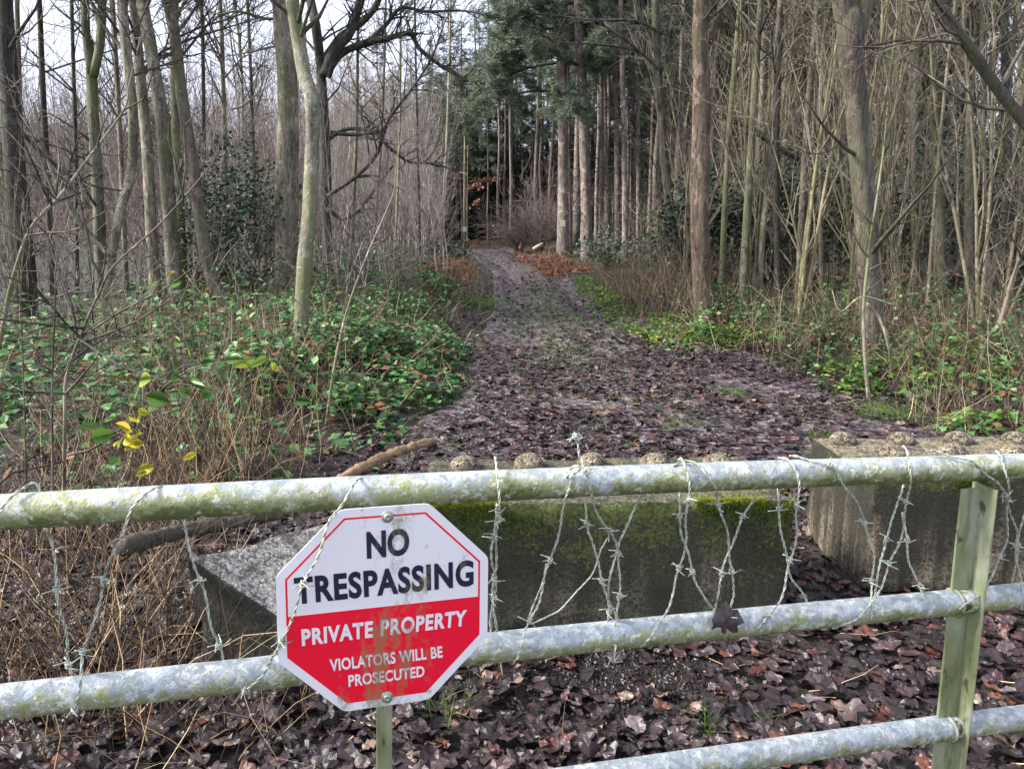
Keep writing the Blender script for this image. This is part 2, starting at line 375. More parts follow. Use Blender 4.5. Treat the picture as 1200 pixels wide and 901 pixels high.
def mat_pipe():
    m, n, p, L = nodes('weathered_galvanised_pipe'); v, t = posco(n)
    g = n.nodes.new('ShaderNodeNewGeometry'); sx = n.nodes.new('ShaderNodeSeparateXYZ'); L(g.outputs['Normal'], sx.inputs[0])
    vo = nd(n, 'ShaderNodeTexVoronoi', Scale=70.0); L(noise(n, 9, 3, v).outputs['Color'], vo.inputs['Vector']); L(v, vo.inputs['Vector'])
    sc = n.nodes.new('ShaderNodeSeparateColor'); L(vo.outputs['Color'], sc.inputs[0])
    r = ramp(n, [(0, (.24, .275, .29)), (.5, (.31, .35, .375)), (1, (.41, .45, .49))]); L(sc.outputs[0], r.inputs[0])
    a = noise(n, 30, 7, v, .65); b = noise(n, 8, 5, v); c = noise(n, 95, 5, v, .7); e = noise(n, 14, 6, v, .6)
    col = mixc(n, mrange(n, c.outputs['Fac'], .5, .6, 0, .5), r.outputs[0], (.26, .29, .3))
    # white lichen blotches
    f = mrange(n, a.outputs['Fac'], .5, .62, 0, .6); col = mixc(n, f, col, (.62, .65, .66))
    # green algae, strongest on the sides and underneath
    at = n.nodes.new('ShaderNodeAttribute'); at.attribute_name = 'rnd'
    side = mrange(n, sx.outputs[2], .95, -.7, -.24, .24)
    s1 = math_(n, 'ADD', math_(n, 'ADD', e.outputs['Fac'], side), math_(n, 'MULTIPLY', at.outputs['Fac'], .34))
    s1 = math_(n, 'ADD', s1, mrange(n, c.outputs['Fac'], 0.3, .7, -.2, .2))
    col = mixc(n, mrange(n, s1, .48, .68, 0, .85), col, (.3, .32, .11))
    s2 = math_(n, 'ADD', s1, mrange(n, b.outputs['Fac'], .3, .7, -.15, .15))
    col = mixc(n, mrange(n, s2, .7, .95, 0, .9), col, (.1, .13, .03))
    dk = noise(n, 180, 4, v, .7); col = mixc(n, mrange(n, dk.outputs['Fac'], .6, .68, 0, .7), col, (.05, .055, .035))
    col = mixc(n, mrange(n, noise(n, 48, 5, v, .75).outputs['Fac'], .55, .6, 0, .75), col, (.66, .68, .6))
    L(col, p.inputs['Base Color']); p.inputs['Roughness'].default_value = .5; p.inputs['Metallic'].default_value = .15
    h = math_(n, 'ADD', a.outputs['Fac'], c.outputs['Fac']); L(bump(n, h, .6, .004), p.inputs['Normal']); return m
M['pipe'] = mat_pipe()
def mat_post():
    m, n, p, L = nodes('algae_stained_steel'); v, t = posco(n, (1, 1, .45))
    a = noise(n, 12, 7, v, .65); b = noise(n, 60, 5, v); c = noise(n, 30, 4, v)
    r = ramp(n, [(.3, (.13, .155, .05)), (.5, (.26, .29, .16)), (.7, (.42, .44, .35))]); L(a.outputs['Fac'], r.inputs[0])
    col = mixc(n, mrange(n, b.outputs['Fac'], .58, .66, 0, .6), r.outputs[0], (.14, .17, .05))
    dr = noise(n, 40, 6, posco(n, (1, 1, .12))[0], .7); col = mixc(n, mrange(n, dr.outputs['Fac'], .52, .6, 0, .6), col, (.12, .14, .06))
    col = mixc(n, mrange(n, c.outputs['Fac'], .62, .68, 0, .8), col, (.05, .05, .03))
    L(col, p.inputs['Base Color']); p.inputs['Roughness'].default_value = .55; L(bump(n, b.outputs['Fac'], .3, .003), p.inputs['Normal']); return m
M['post'] = mat_post()
def mat_wire():
    m, n, p, L = nodes('aged_galvanised_wire'); a = noise(n, 120, 4, posco(n)[0])
    r = ramp(n, [(.3, (.16, .16, .12)), (.43, (.34, .37, .3)), (.58, (.52, .55, .47)), (.75, (.64, .67, .6))]); L(a.outputs['Fac'], r.inputs[0])
    L(r.outputs[0], p.inputs['Base Color']); p.inputs['Metallic'].default_value = .3; p.inputs['Roughness'].default_value = .5; return m
M['wire'] = mat_wire()
def mat_concrete(name, tint, dark, warm, mossk, damp_shade=.5, top=.55):
    m, n, p, L = nodes(name); v, t = objco(n)
    a = noise(n, 4, 8, v, .65); b = noise(n, 60, 7, v, .75); st = noise(n, 9, 5, objco(n, (1, 1, .08))[0], .6); c = noise(n, 17, 7, v, .75)
    vo = nd(n, 'ShaderNodeTexVoronoi', Scale=95.0); L(v, vo.inputs['Vector'])
    g = n.nodes.new('ShaderNodeNewGeometry'); sx = n.nodes.new('ShaderNodeSeparateXYZ'); L(g.outputs['Normal'], sx.inputs[0])
    so = n.nodes.new('ShaderNodeSeparateXYZ'); L(v, so.inputs[0])
    r = ramp(n, [(.3, dark), (.5, tint), (.7, warm)]); L(a.outputs['Fac'], r.inputs[0])
    b2 = noise(n, 130, 5, v, .8)
    col = mixc(n, mrange(n, b2.outputs['Fac'], .5, .58, 0, .8), r.outputs[0], tuple(min(1, q*1.9+.04) for q in warm))
    col = mixc(n, mrange(n, b.outputs['Fac'], .5, .42, 0, .85), col, tuple(q*.25 for q in dark))
    col = mixc(n, mrange(n, c.outputs['Fac'], .52, .42, 0, .8), col, tuple(q*.35 for q in dark))
    # black-green streaks of dampness plus painted shade on vertical faces, heavier towards the top
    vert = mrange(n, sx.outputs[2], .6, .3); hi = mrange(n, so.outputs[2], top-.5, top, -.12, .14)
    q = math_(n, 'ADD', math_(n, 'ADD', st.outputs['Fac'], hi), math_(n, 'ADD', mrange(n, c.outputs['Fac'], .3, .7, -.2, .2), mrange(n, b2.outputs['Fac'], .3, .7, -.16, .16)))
    dk = math_(n, 'MULTIPLY', vert, mrange(n, q, .6-damp_shade*.3, .78-damp_shade*.35, 0, .93))
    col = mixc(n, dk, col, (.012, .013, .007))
    f = noise(n, 5, 6, v, .7); s1 = math_(n, 'ADD', math_(n, 'ADD', f.outputs['Fac'], mrange(n, so.outputs[2], top-.4, top, -.12, .12)), mrange(n, b.outputs['Fac'], .3, .7, -.16, .16))
    s1 = math_(n, 'ADD', s1, mrange(n, b2.outputs['Fac'], .3, .7, -.12, .12)); mc = mixc(n, mrange(n, b.outputs['Fac'], .4, .65), (.02, .032, .006), (.1, .125, .016))
    col = mixc(n, math_(n, 'MULTIPLY', mrange(n, s1, .62-mossk, .7-mossk, 0, .9), mrange(n, sx.outputs[2], .9, .5, .25, 1.)), col, mc)
    pit = mrange(n, vo.outputs['Distance'], .12, .05, 0, .8); col = mixc(n, pit, col, (.015, .013, .01))
    L(col, p.inputs['Base Color']); p.inputs['Roughness'].default_value = .9
    h = math_(n, 'SUBTRACT', math_(n, 'ADD', b.outputs['Fac'], math_(n, 'MULTIPLY', c.outputs['Fac'], .8)), pit); L(bump(n, h, .9, .01), p.inputs['Normal']); return m
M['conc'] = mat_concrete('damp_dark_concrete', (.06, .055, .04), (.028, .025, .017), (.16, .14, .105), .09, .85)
M['conc2'] = mat_concrete('brown_stained_concrete', (.16, .13, .09), (.05, .04, .025), (.3, .25, .175), .0, .8)
M['conc3'] = mat_concrete('grey_concrete', (.22, .21, .19), (.1, .095, .085), (.38, .36, .34), -.06, 1.1)  # shaded sides of the sunken block painted near black here, with its algae
def mat_sign(name, base, rough=.35):
    m, n, p, L = nodes(name); v, t = objco(n, (1, 1, .35)); v1, _ = objco(n)
    a = noise(n, 26, 8, v, .75); b = noise(n, 7, 3, v, .5); c = noise(n, 90, 4, v1, .7)
    sx = n.nodes.new('ShaderNodeSeparateXYZ'); L(v1, sx.inputs[0])
    ce = mrange(n, math_(n, 'ABSOLUTE', math_(n, 'SUBTRACT', sx.outputs[0], .02)), .12, .01, -.1, .09)
    s1 = math_(n, 'ADD', math_(n, 'ADD', a.outputs['Fac'], ce), mrange(n, b.outputs['Fac'], .35, .65, -.09, .09))
    s1 = math_(n, 'ADD', s1, mrange(n, c.outputs['Fac'], .3, .7, -.08, .08))
    col = mixc(n, mrange(n, s1, .565, .7, 0, .68), base, (.2, .185, .08))
    L(col, p.inputs['Base Color']); p.inputs['Roughness'].default_value = rough; return m
M['swhite'] = mat_sign('sign_white', (.8, .79, .81)); M['sred'] = mat_sign('sign_red', (.85, .003, .03)); M['sink'] = mat_sign('sign_navy_black', (.018, .012, .04))
m, n, p, L = nodes('bolt_steel'); p.inputs['Base Color'].default_value = (.35, .4, .3, 1); p.inputs['Metallic'].default_value = .6; p.inputs['Roughness'].default_value = .4; M['bolt'] = m
def mat_wood(name, c0, c1):
    m, n, p, L = nodes(name); a = noise(n, 14, 7, posco(n, (1, .5, 1))[0], .65); r = ramp(n, [(.3, c0), (.7, c1)]); L(a.outputs['Fac'], r.inputs[0])
    L(r.outputs[0], p.inputs['Base Color']); p.inputs['Roughness'].default_value = .8; L(bump(n, a.outputs['Fac'], .8, .01), p.inputs['Normal']); return m
M['log'] = mat_wood('dead_branch_wood', (.09, .055, .03), (.34, .22, .12)); M['rotlog'] = mat_wood('rotten_log_wood', (.03, .02, .018), (.17, .12, .11))
M['cut'] = mat_wood('pale_cut_wood', (.55, .45, .3), (.75, .65, .45))
def flat(name, c, r=.6):
    m, n, p, L = nodes(name); a = noise(n, 30, 4, posco(n)[0]); L(mixc(n, mrange(n, a.outputs['Fac'], .4, .7, 0, .4), c, tuple(q*.6 for q in c)), p.inputs['Base Color']); p.inputs['Roughness'].default_value = r; return m
M['tagy'] = flat('cream_marker', (.6, .6, .4)); M['tagb'] = flat('pale_blue_marker', (.3, .5, .55))

# ================================================================== GROUND
def grid(xs, ys, zf, mat, name, afn):
    X, Y = np.meshgrid(xs, ys); Z = zf(X, Y); nx, ny = len(xs), len(ys)
    g = Geo(); i = np.arange(ny-1)[:, None]*nx+np.arange(nx-1)[None]
    Q = np.stack([i, i+1, i+nx+1, i+nx], -1).reshape(-1, 4)
    g.add(np.stack([X, Y, Z], -1), Q, None, afn(X, Y).ravel()); return link(name, g.mesh(name, mat))
xh = np.concatenate([np.arange(0, 3.2, .05), 3.2*(260/3.2)**(np.linspace(0, 1, 90))]); xs = np.concatenate([-xh[::-1], xh[1:]])
ys = np.concatenate([np.linspace(-14, 1.2, 14), np.arange(1.25, 8, .05), 8*50**(np.linspace(0, 1, 150))])
def inside(X, Y): return sstep(.05, .45, X-pl(Y))*sstep(.05, .45, pr(Y)-X)*sstep(4.2, 5, Y)*(1-sstep(50, 54, Y))
gr = grid(xs, ys, lambda X, Y: ground(X, Y)-.09*inside(X, Y), M['soil'], 'ground', lambda X, Y: .03+.97*(1-inside(X, Y))*sstep(5, 9, Y)*(1-sstep(18, 30, np.abs(X)+Y*.3)))
gr['kind'] = 'structure'
Yp = np.concatenate([np.arange(4.4, 16, .07), np.arange(16, 54, .22)]); us = np.linspace(0, 1, 70)
X = pl(Yp)[:, None]+(pr(Yp)-pl(Yp))[:, None]*us[None]; Y = Yp[:, None]+0*X
edge = np.minimum(us, 1-us)[None]*(pr(Yp)-pl(Yp))[:, None]
Z = ground(X, Y)-.05*(1-sstep(0, .2, edge))-.06*(1-sstep(4.4, 4.9, Y))
cu = np.abs((us-.5)*2)[None]+0*X
ga = np.clip(np.exp(-(cu/.3)**2)*.5*sstep(8, 14, Y)+sstep(.75, 1, cu)*.8, 0, 1)
g = Geo(); i = np.arange(len(Yp)-1)[:, None]*70+np.arange(69)[None]
g.add(np.stack([X, Y, Z], -1), np.stack([i, i+1, i+71, i+70], -1).reshape(-1, 4), None, ga.ravel())
pa = link('path', g.mesh('path', M['path'])); pa['kind'] = 'structure'

# ================================================================== GATE
z0, z1 = 1.1, 1.53
def cz(px, py, z): return CAM+ray(px, py)*z
A = cz(0, 600, z0); B = cz(1110, 549, z1); GP = A.copy(); gd = B-A; gd[2] = 0; gd /= np.linalg.norm(gd)
GN = np.array([gd[1], -gd[0], 0.])            # towards the camera
if GN[1] > 0: GN = -GN
def gp(px, py, off=0.): return on_plane(px, py, GP+GN*off, GN)
RR = .0262
gate = empty('field_gate', (float(GP[0]), float(GP[1]), 0), 'weathered grey tubular steel gate with green lichen, strung with barbed wire', 'gate')
GI = Matrix.Translation(-Vector(gate.location))
def local(P): return np.asarray(P)-np.array(gate.location)
def rail(pxs, attr, name='rail'):
    P = [gp(*q) for q in pxs]; d0 = P[0]-P[1]; d1 = P[-1]-P[-2]
    P = [P[0]+d0/np.linalg.norm(d0)*1.6]+P+[P[-1]+d1/np.linalg.norm(d1)*1.9]
    C = catmull(P, 110); g = Geo(); tube(g, local(C), RR, 28, rough=.02, a=attr)
    return link(name, g.mesh('rail', M['pipe']), gate), C
r1, C1 = rail([(0, 600), (300, 583), (600, 568), (900, 556), (1200, 546)], np.tile(np.concatenate([np.linspace(1, .45, 55), np.linspace(.45, .75, 55)])[:, None], (1, 28)).ravel().tolist()+[1, 1])
tag(r1, 'top rail crusted with green and white lichen')
r2, C2 = rail([(0, 822), (300, 789), (600, 756), (850, 731), (1110, 706), (1200, 697)], .25)
r3, C3 = rail([(0, 1010), (400, 954), (800, 896), (950, 874.5), (1106, 852.5), (1200, 840)], .2)
r4, C4 = rail([(0, 1180), (600, 1090), (1200, 1000)], .2)
def bar(p_top, p_bot, w_, d_, off, name, along=0.):
    # flat-sided steel section between two plane points
    T = gp(*p_top)+GN*off+gd*along; Bm = gp(*p_bot)+GN*off+gd*along; ax = T-Bm; g = Geo()
    Bm = Bm+ax*((.12-Bm[2])/ax[2])
    Vs = []; r_ = .002
    prof = [(-w_/2+r_, -d_/2), (w_/2-r_, -d_/2), (w_/2, -d_/2+r_), (w_/2, d_/2-r_), (w_/2-r_, d_/2), (-w_/2+r_, d_/2), (-w_/2, d_/2-r_), (-w_/2, -d_/2+r_)]
    K = 12
    for k in range(K):
        c = Bm+(T-Bm)*k/(K-1)
        for (a_, b_) in prof: Vs.append(c+gd*a_+GN*b_)
    i = np.arange(K-1)[:, None]*8; j = np.arange(8)[None]; jn = (j+1) % 8
    Q = np.stack([i+j, i+jn, i+8+jn, i+8+j], -1).reshape(-1, 4)
    c0 = len(Vs); Vs += [Bm, T]; Tt = [(c0, (k+1) % 8, k) for k in range(8)]+[(c0+1, (K-1)*8+k, (K-1)*8+(k+1) % 8) for k in range(8)]
    g.add(local(Vs), Q, Tt); return g
g = bar((1140, 573), (1106, 880), .05, .006, -.004, 'post'); g2 = bar((1140, 570), (1106, 880), .006, .06, .004, 'post', along=.027)
for V_, Q_, T_ in zip(g2.V, g2.Q, g2.T): g.add(V_, Q_, T_)
tag(link('upright', g.mesh('upright', M['post'], False), gate), 'green stained angle-iron upright')
for q1, q2 in (((2330, 540), (2240, 905)), ((-900, 650), (-860, 1100))):
    g = bar(q1, q2, .05, .05, -.03, 'post'); link('upright', g.mesh('upright', M['post'], False), gate)
g = bar((452, 590), (450, 900), .027, .008, .0, 'strut')
link('upright', g.mesh('upright', M['post'], False), gate)
for q in ((1118, 706), (1110, 853)):           # weld beads where rails meet the upright
    c = gp(*q); g = Geo(); th = np.linspace(0, 2*np.pi, 25)
    ring = c+gd*.0+np.outer(np.cos(th), GN)*(RR+.001)+np.outer(np.sin(th), [0, 0, 1])*(RR+.001)-gd*.0
    tube(g, local(ring), .0035, 6, rough=.5, cap=False); link('weld_bead', g.mesh('weld_bead', M['pipe']), gate)

# ================================================================== SIGN
W = .33; sX, sY, sZ, yaw, tilt, roll = -.19794114, 1.11655485, 1.01631879, .28960315, -.04791217, -.02994973
def srot(L_):
    L_ = np.asarray(L_, float)
    cr, sr = math.cos(roll), math.sin(roll); L_ = L_@np.array([[cr, 0, -sr], [0, 1, 0], [sr, 0, cr]]).T
    ct, st = math.cos(tilt), math.sin(tilt); L_ = L_@np.array([[1, 0, 0], [0, ct, -st], [0, st, ct]]).T
    cy, sy = math.cos(yaw), math.sin(yaw); return L_@np.array([[cy, -sy, 0], [sy, cy, 0], [0, 0, 1]]).T
Rm = srot(np.eye(3)); SR = Rm.T; SO = np.array([sX, sY, sZ])
def sloc(px, py):                               # photo pixel -> sign plane (x, z)
    Nn = SR[:, 1]; P = on_plane(px, py, SO, Nn); q = SR.T@(P-SO); return np.array([q[0], q[2]])
sign = empty('warning_sign', (0, 0, 0), 'white and red octagonal metal NO TRESPASSING sign bolted to the gate', 'sign')
sign.matrix_world = Matrix([[*SR[0], sX], [*SR[1], sY], [*SR[2], sZ], [0, 0, 0, 1]])
def octo(inset):
    R_ = (W/2-inset)/math.cos(math.pi/8); a = np.radians(112.5-45*np.arange(8)); return np.stack([R_*np.cos(a), R_*np.sin(a)], 1)
def prism(poly, y0, y1, name, mat, parent):
    n_ = len(poly); V = [(x, y0, z) for x, z in poly]+[(x, y1, z) for x, z in poly]
    me = bpy.data.meshes.new(name); F = [tuple(range(n_)), tuple(range(2*n_-1, n_-1, -1))]+[(i, i+n_, (i+1) % n_+n_, (i+1) % n_) for i in range(n_)]
    me.from_pydata(V, [], F); me.materials.append(mat); me.validate(); return link(name, me, parent)
plate = []
for i_ in range(8):                             # softly rounded corners
    o = octo(0); p0, p1, p2 = o[i_-1], o[i_], o[(i_+1) % 8]
    a_ = p1+(p0-p1)/np.linalg.norm(p0-p1)*.008; b_ = p1+(p2-p1)/np.linalg.norm(p2-p1)*.008
    plate += [a_, (a_+b_)/2*.45+p1*.55, b_]
prism(plate, -.0006, .0015, 'panel', M['swhite'], sign)
zl = sloc(334.2, 723.2); zr = sloc(564.5, 697.5); zb = float((zl[1]+zr[1])/2)
oi = octo(.0135); oin = octo(.0165)
def clip(poly, z, keep_above):
    res = []
    for i_ in range(len(poly)):
        p_, q_ = poly[i_], poly[(i_+1) % len(poly)]; s1 = (p_[1] > z) == keep_above; s2 = (q_[1] > z) == keep_above
        if s1: res.append(p_)
        if s1 != s2: res.append(p_+(q_-p_)*(z-p_[1])/(q_[1]-p_[1]))
    return res
prism(clip(oi, zb, False), -.0010, -.0006, 'red_field', M['sred'], sign)
ring_o = clip(oi, zb, True); ring_i = clip(oin, zb, True)
def order(P):                                   # start at the left end of the cut
    k = min(range(len(P)), key=lambda q: (abs(P[q][1]-zb) > 1e-6, P[q][0])); P = P[k:]+P[:k]
    return P if abs(P[1][1]-zb) > 1e-6 else [P[0]]+P[1:][::-1]
ro, ri = order(ring_o), order(ring_i); k_ = len(ro)
me = bpy.data.meshes.new('red_border'); V = [(x, -.0009, z) for x, z in ro]+[(x, -.0009, z) for x, z in ri]+[(x, -.0004, z) for x, z in ro]+[(x, -.0004, z) for x, z in ri]
F = []
for i_ in range(k_-1):
    F += [(i_, i_+1, k_+i_+1, k_+i_), (i_, i_+1, 2*k_+i_+1, 2*k_+i_), (k_+i_, k_+i_+1, 3*k_+i_+1, 3*k_+i_)]
me.from_pydata(V, [], F); me.materials.append(M['sred']); link('red_border', me, sign)
def lettering(txt, quad, mat, y=-.0014, bold=.016, space=1.):
    cu_ = bpy.data.curves.new('txt', 'FONT'); cu_.body = txt; cu_.offset = bold; cu_.space_character = space; cu_.resolution_u = 4
    cu_.space_word = 1.1
    o = bpy.data.objects.new('txt', cu_); COL.objects.link(o); bpy.context.view_layer.update()
    me = bpy.data.meshes.new_from_object(o.evaluated_get(bpy.context.evaluated_depsgraph_get())); bpy.data.objects.remove(o)
    co = np.array([v.co[:] for v in me.vertices]); mn, mxx = co.min(0), co.max(0)
    q = np.array([sloc(*c) for c in quad])      # bl br tr tl
    uu = (co[:, 0]-mn[0])/(mxx[0]-mn[0]); vv = (co[:, 1]-mn[1])/(mxx[1]-mn[1])
    uu = uu[:, None]; vv = vv[:, None]
    P = (q[0]*(1-uu)+q[1]*uu)*(1-vv)+(q[3]*(1-uu)+q[2]*uu)*vv
    nn = len(co); V = [(a_, y, b_) for a_, b_ in P]
    m2 = bpy.data.meshes.new('lettering'); m2.from_pydata(V, [], [tuple(p_.vertices) for p_ in me.polygons]); m2.materials.append(mat)
    return tag(link('lettering', m2, sign), None)
NAVY = M['sink']
tag(lettering('NO', [(430, 654.8), (479.5, 650), (479.5, 617.5), (429, 622.5)], NAVY, bold=.038), 'navy NO')
tag(lettering('TRESPASSING', [(346, 708.2), (554.8, 686), (554.8, 655), (344, 676.3)], NAVY, bold=.038, space=1.1), 'navy TRESPASSING')
tag(lettering('PRIVATE PROPERTY', [(354, 756.5), (545.8, 732.6), (547.2, 713.6), (353, 736.6)], M['swhite'], bold=.04, space=1.13), 'white PRIVATE PROPERTY')
tag(lettering('VIOLATORS WILL BE', [(387, 786.2), (518.7, 769.6), (518, 756), (385.8, 771.8)], M['swhite'], bold=.03, space=1.05), 'white VIOLATORS WILL BE')
tag(lettering('PROSECUTED', [(408.5, 804.2), (497.3, 792), (497.3, 779), (407.8, 790.2)], M['swhite'], bold=.03, space=1.05), 'white PROSECUTED')
for q in ((453.9, 604.9), (453.5, 816)):
    x_, z_ = sloc(*q); g = Geo(); V = []; 
    for (r_, y_) in ((.0095, -.0008), (.0095, -.0022), (.007, -.0026), (.0062, -.0026), (.0058, -.005), (.004, -.0066), (.0025, -.0068), (.0022, -.0055)):
        for k in range(20): V.append((x_+r_*math.cos(k*math.pi/10), y_, z_+r_*math.sin(k*math.pi/10)))
    i = np.arange(7)[:, None]*20; j = np.arange(20)[None]; jn = (j+1) % 20
    V.append((x_, -.0055, z_)); g.add(V, np.stack([i+j, i+jn, i+20+jn, i+20+j], -1).reshape(-1, 4), [(160, 140+k, 140+(k+1) % 20) for k in range(20)])
    link('bolt', g.mesh('bolt', M['bolt']), sign)

# ================================================================== BARBED WIRE
def barb_mesh(seed):
    r = np.random.default_rng(seed); g = Geo(); t = np.linspace(0, 2.4*2*np.pi, 34)
    tube(g, np.stack([.0042*np.cos(t), .0042*np.sin(t), (t/t[-1]-.5)*.0085], 1), .0011, 5)
    for k in range(4):
        a_ = (k % 2)*math.pi+(k//2)*1.9+r.uniform(-.4, .4); d = np.array([math.cos(a_), math.sin(a_), r.uniform(-.25, .25)])
        o_ = np.array([-math.sin(a_)*.004, math.cos(a_)*.004, (-1)**(k//2)*.003])
        tube(g, o_+np.outer(np.linspace(-.002, r.uniform(.015, .021), 5), d), np.linspace(.0014, .0008, 5), 5)
    return g.mesh('barb', M['wire'])
BARBS = [barb_mesh(i) for i in range(6)]
def barbed(label, pts, barbs, single=False, r_=.0012):
    P = [gp(x, y, o) for x, y, o in pts]; O = P[0]
    Lg = sum(np.linalg.norm(P[i+1]-P[i]) for i in range(len(P)-1)); C = catmull(P, max(24, int(Lg/.0035)))
    k_ = np.arange(len(C)); kk = np.clip(np.minimum(k_, k_[::-1])/6., 0, 1)[:, None]; C = C+kk*np.stack([.0022*np.sin(k_*.19+len(pts))+RNG.normal(0, .0003, len(C)), .0015*np.cos(k_*.17), .0022*np.sin(k_*.27+len(label))], 1)
    T = np.gradient(C, axis=0); T /= np.linalg.norm(T, axis=1)[:, None]
    u_ = np.cross(T, GN); u_ /= np.linalg.norm(u_, axis=1)[:, None]; w_ = np.cross(T, u_); g = Geo()
    ph = np.arange(len(C))*.0035/.03*2*np.pi
    if single: tube(g, C-O, r_, 6)
    else:
        for s_ in (0, math.pi): tube(g, C-O+(np.cos(ph+s_)[:, None]*u_+np.sin(ph+s_)[:, None]*w_)*r_*1.05, r_, 6)
    o = link('barbed_wire', g.mesh('barbed_wire', M['wire']), None, O); tag(o, label, 'barbed wire', 'strands of barbed wire looped between the gate rails')
    for (bx, by) in barbs:
        b3 = gp(bx, by, 0); d = ((C-b3)-((C-b3)@ray(bx, by)/(ray(bx, by)@ray(bx, by)))[:, None]*ray(bx, by)); i_ = int(np.argmin((d**2).sum(1)))
        b = link('barb', random.choice(BARBS), o); b.location = C[i_]-O
        b.rotation_euler = Vector(T[i_]).to_track_quat('Z', 'Y').to_euler(); b.rotation_euler.rotate_axis('Z', random.uniform(0, 6.28))
F_ = RR+.0035; TOP = .004
barbed('barbed wire loop crossing the top rail at its far left end', [(-14, 640, -.01), (-6, 622, .026), (4, 598, F_), (14, 582, F_-.01), (26, 571, TOP), (40, 568, -.02), (52, 590, -F_), (57, 625, -.02), (68, 690, 0), (76, 745, 0), (84, 785, -.02), (88, 815, -F_)], [(69, 688), (82, 778)])
barbed('thick pale barbed wire from the top rail to the left end of the second rail', [(205, 585, -.03), (190, 571, -.004), (176, 573, .018), (160, 592, F_), (148, 613, F_), (136, 640, .02), (122, 682, .01), (108, 733, .008), (97, 772, .012), (92, 797, F_), (90, 822, F_), (87, 836, .026)], [(121, 678), (99, 765), (88, 832)])
barbed('short barbed wire slanting in front of the leftmost concrete block', [(212, 600, -F_), (217, 622, -.012), (227, 655, .0), (237, 692, 0), (250, 735, 0), (260, 772, -.02), (264, 795, -F_)], [(231, 681), (254, 757)])
barbed('barbed wire crossing the left side of the warning sign', [(440, 566, -.006), (425, 560, .005), (414, 568, .026), (400, 592, .05), (384, 618, .078), (364, 668, .086), (346, 712, .086), (330, 752, .078), (312, 782, .045), (290, 808, .03), (272, 826, .015)], [(358, 686), (330, 752), (286, 808)])
barbed('barbed wire hanging straight down just right of the sign', [(580, 535, -.01), (583, 548, .012), (585, 570, F_), (584, 592, F_), (583, 618, .01), (581, 650, .004), (578, 690, .004), (579, 720, .004), (582, 748, -.02)], [(583, 600), (582, 611), (578, 678)])
barbed('second barbed wire entwined with the one hanging beside the sign', [(583, 590, -F_), (579, 612, -.01), (577, 650, 0), (580, 680, 0), (577, 712, 0), (575, 740, -.015)], [(577, 629), (579, 700)])
barbed('barbed wire end sticking up above the top rail and winding down beside the sign', [(672, 508, 0), (678, 520, 0), (680, 533, .002), (684, 545, .008), (676, 552, .024), (668, 556, F_), (667, 572, F_), (661, 596, .026), (650, 640, .008), (640, 672, .004), (630, 705, .006), (622, 727, .012), (614, 748, F_), (606, 768, F_), (600, 778, .02)], [(676, 512), (643, 655), (623, 728)])
barbed('thin bare curved wire swinging from the second rail up behind the crossed wires', [(640, 660, 0), (632, 695, 0), (620, 730, .003), (650, 718, 0), (675, 695, 0), (695, 668, 0), (712, 630, 0)], [], True, .0014)
barbed('knot of barbed wire wound round the top rail and crossing down to the right', [(664, 560, .022), (672, 548, F_-.006), (684, 552, F_), (692, 575, F_), (700, 600, .02), (716, 628, .006), (725, 645, .004), (725, 690, .006), (722, 735, .012), (720, 760, F_), (718, 776, .022)], [(682, 556), (717, 622), (724, 648), (723, 698), (719, 772)])
barbed('barbed wire crossing behind the knot wires and rising right to the top rail', [(756, 570, -F_), (746, 590, -.01), (734, 620, 0), (722, 645, 0), (714, 690, 0), (712, 722, 0), (711, 742, -.018)], [(712, 716)])
barbed('barbed wire between the knot and the crossed wires', [(680, 575, -F_), (685, 592, -.012), (690, 618, 0), (700, 660, 0), (711, 695, 0), (722, 725, 0), (728, 742, -.02)], [(690, 615), (704, 681)])
barbed('barbed wire draped over the top rail near the middle and slanting left below', [(795, 538, -.01), (801, 540, .016), (806, 560, F_), (806, 590, F_), (803, 630, .01), (797, 665, .005), (788, 695, .004), (775, 728, .014), (764, 745, F_), (750, 758, .022)], [(806, 585), (797, 665)])
barbed('short barbed wire behind the one draped near the middle', [(796, 575, -F_), (796, 600, -.006), (801, 630, 0), (810, 665, 0), (824, 698, 0), (842, 722, -.01), (848, 735, -F_)], [(797, 605), (812, 670)])
barbed('barbed wire looping over the rail and running down to the caught dead leaf', [(788, 546, .01), (802, 541, .004), (818, 545, .014), (832, 562, F_), (843, 590, .018), (851, 625, .006), (857, 660, .004), (858, 700, .004), (854, 722, .024)], [(843, 590), (857, 670), (852, 729)])
barbed('barbed wire rising right from the caught dead leaf behind the top rail', [(893, 565, -F_), (884, 582, -.01), (872, 605, 0), (856, 640, 0), (847, 670, 0), (839, 705, .01), (836, 728, -.01)], [(872, 604), (846, 671)])
barbed('barbed wire hooped over the top rail above the gap between the blocks', [(912, 536, -.01), (925, 540, .008), (934, 555, F_), (935, 580, F_), (933, 620, .01), (927, 655, .005), (920, 685, .006), (908, 712, .016), (895, 730, F_), (878, 740, .02)], [(935, 588), (927, 656), (900, 723)])
barbed('short barbed wire behind the hooped one above the gap between the blocks', [(911, 568, -F_), (912, 590, -.008), (917, 630, 0), (924, 665, 0), (935, 688, 0), (946, 706, -.01), (950, 720, -F_)], [(912, 596)])
barbed('barbed wire running along the top rail and down beside the right block corner', [(925, 534, -.01), (945, 537, .006), (970, 546, .022), (990, 568, F_), (1006, 595, .012), (1017, 622, .006), (1023, 655, .004), (1023, 685, .004), (1020, 708, .02), (1021, 728, .026)], [(972, 546), (1016, 612), (1022, 680)])
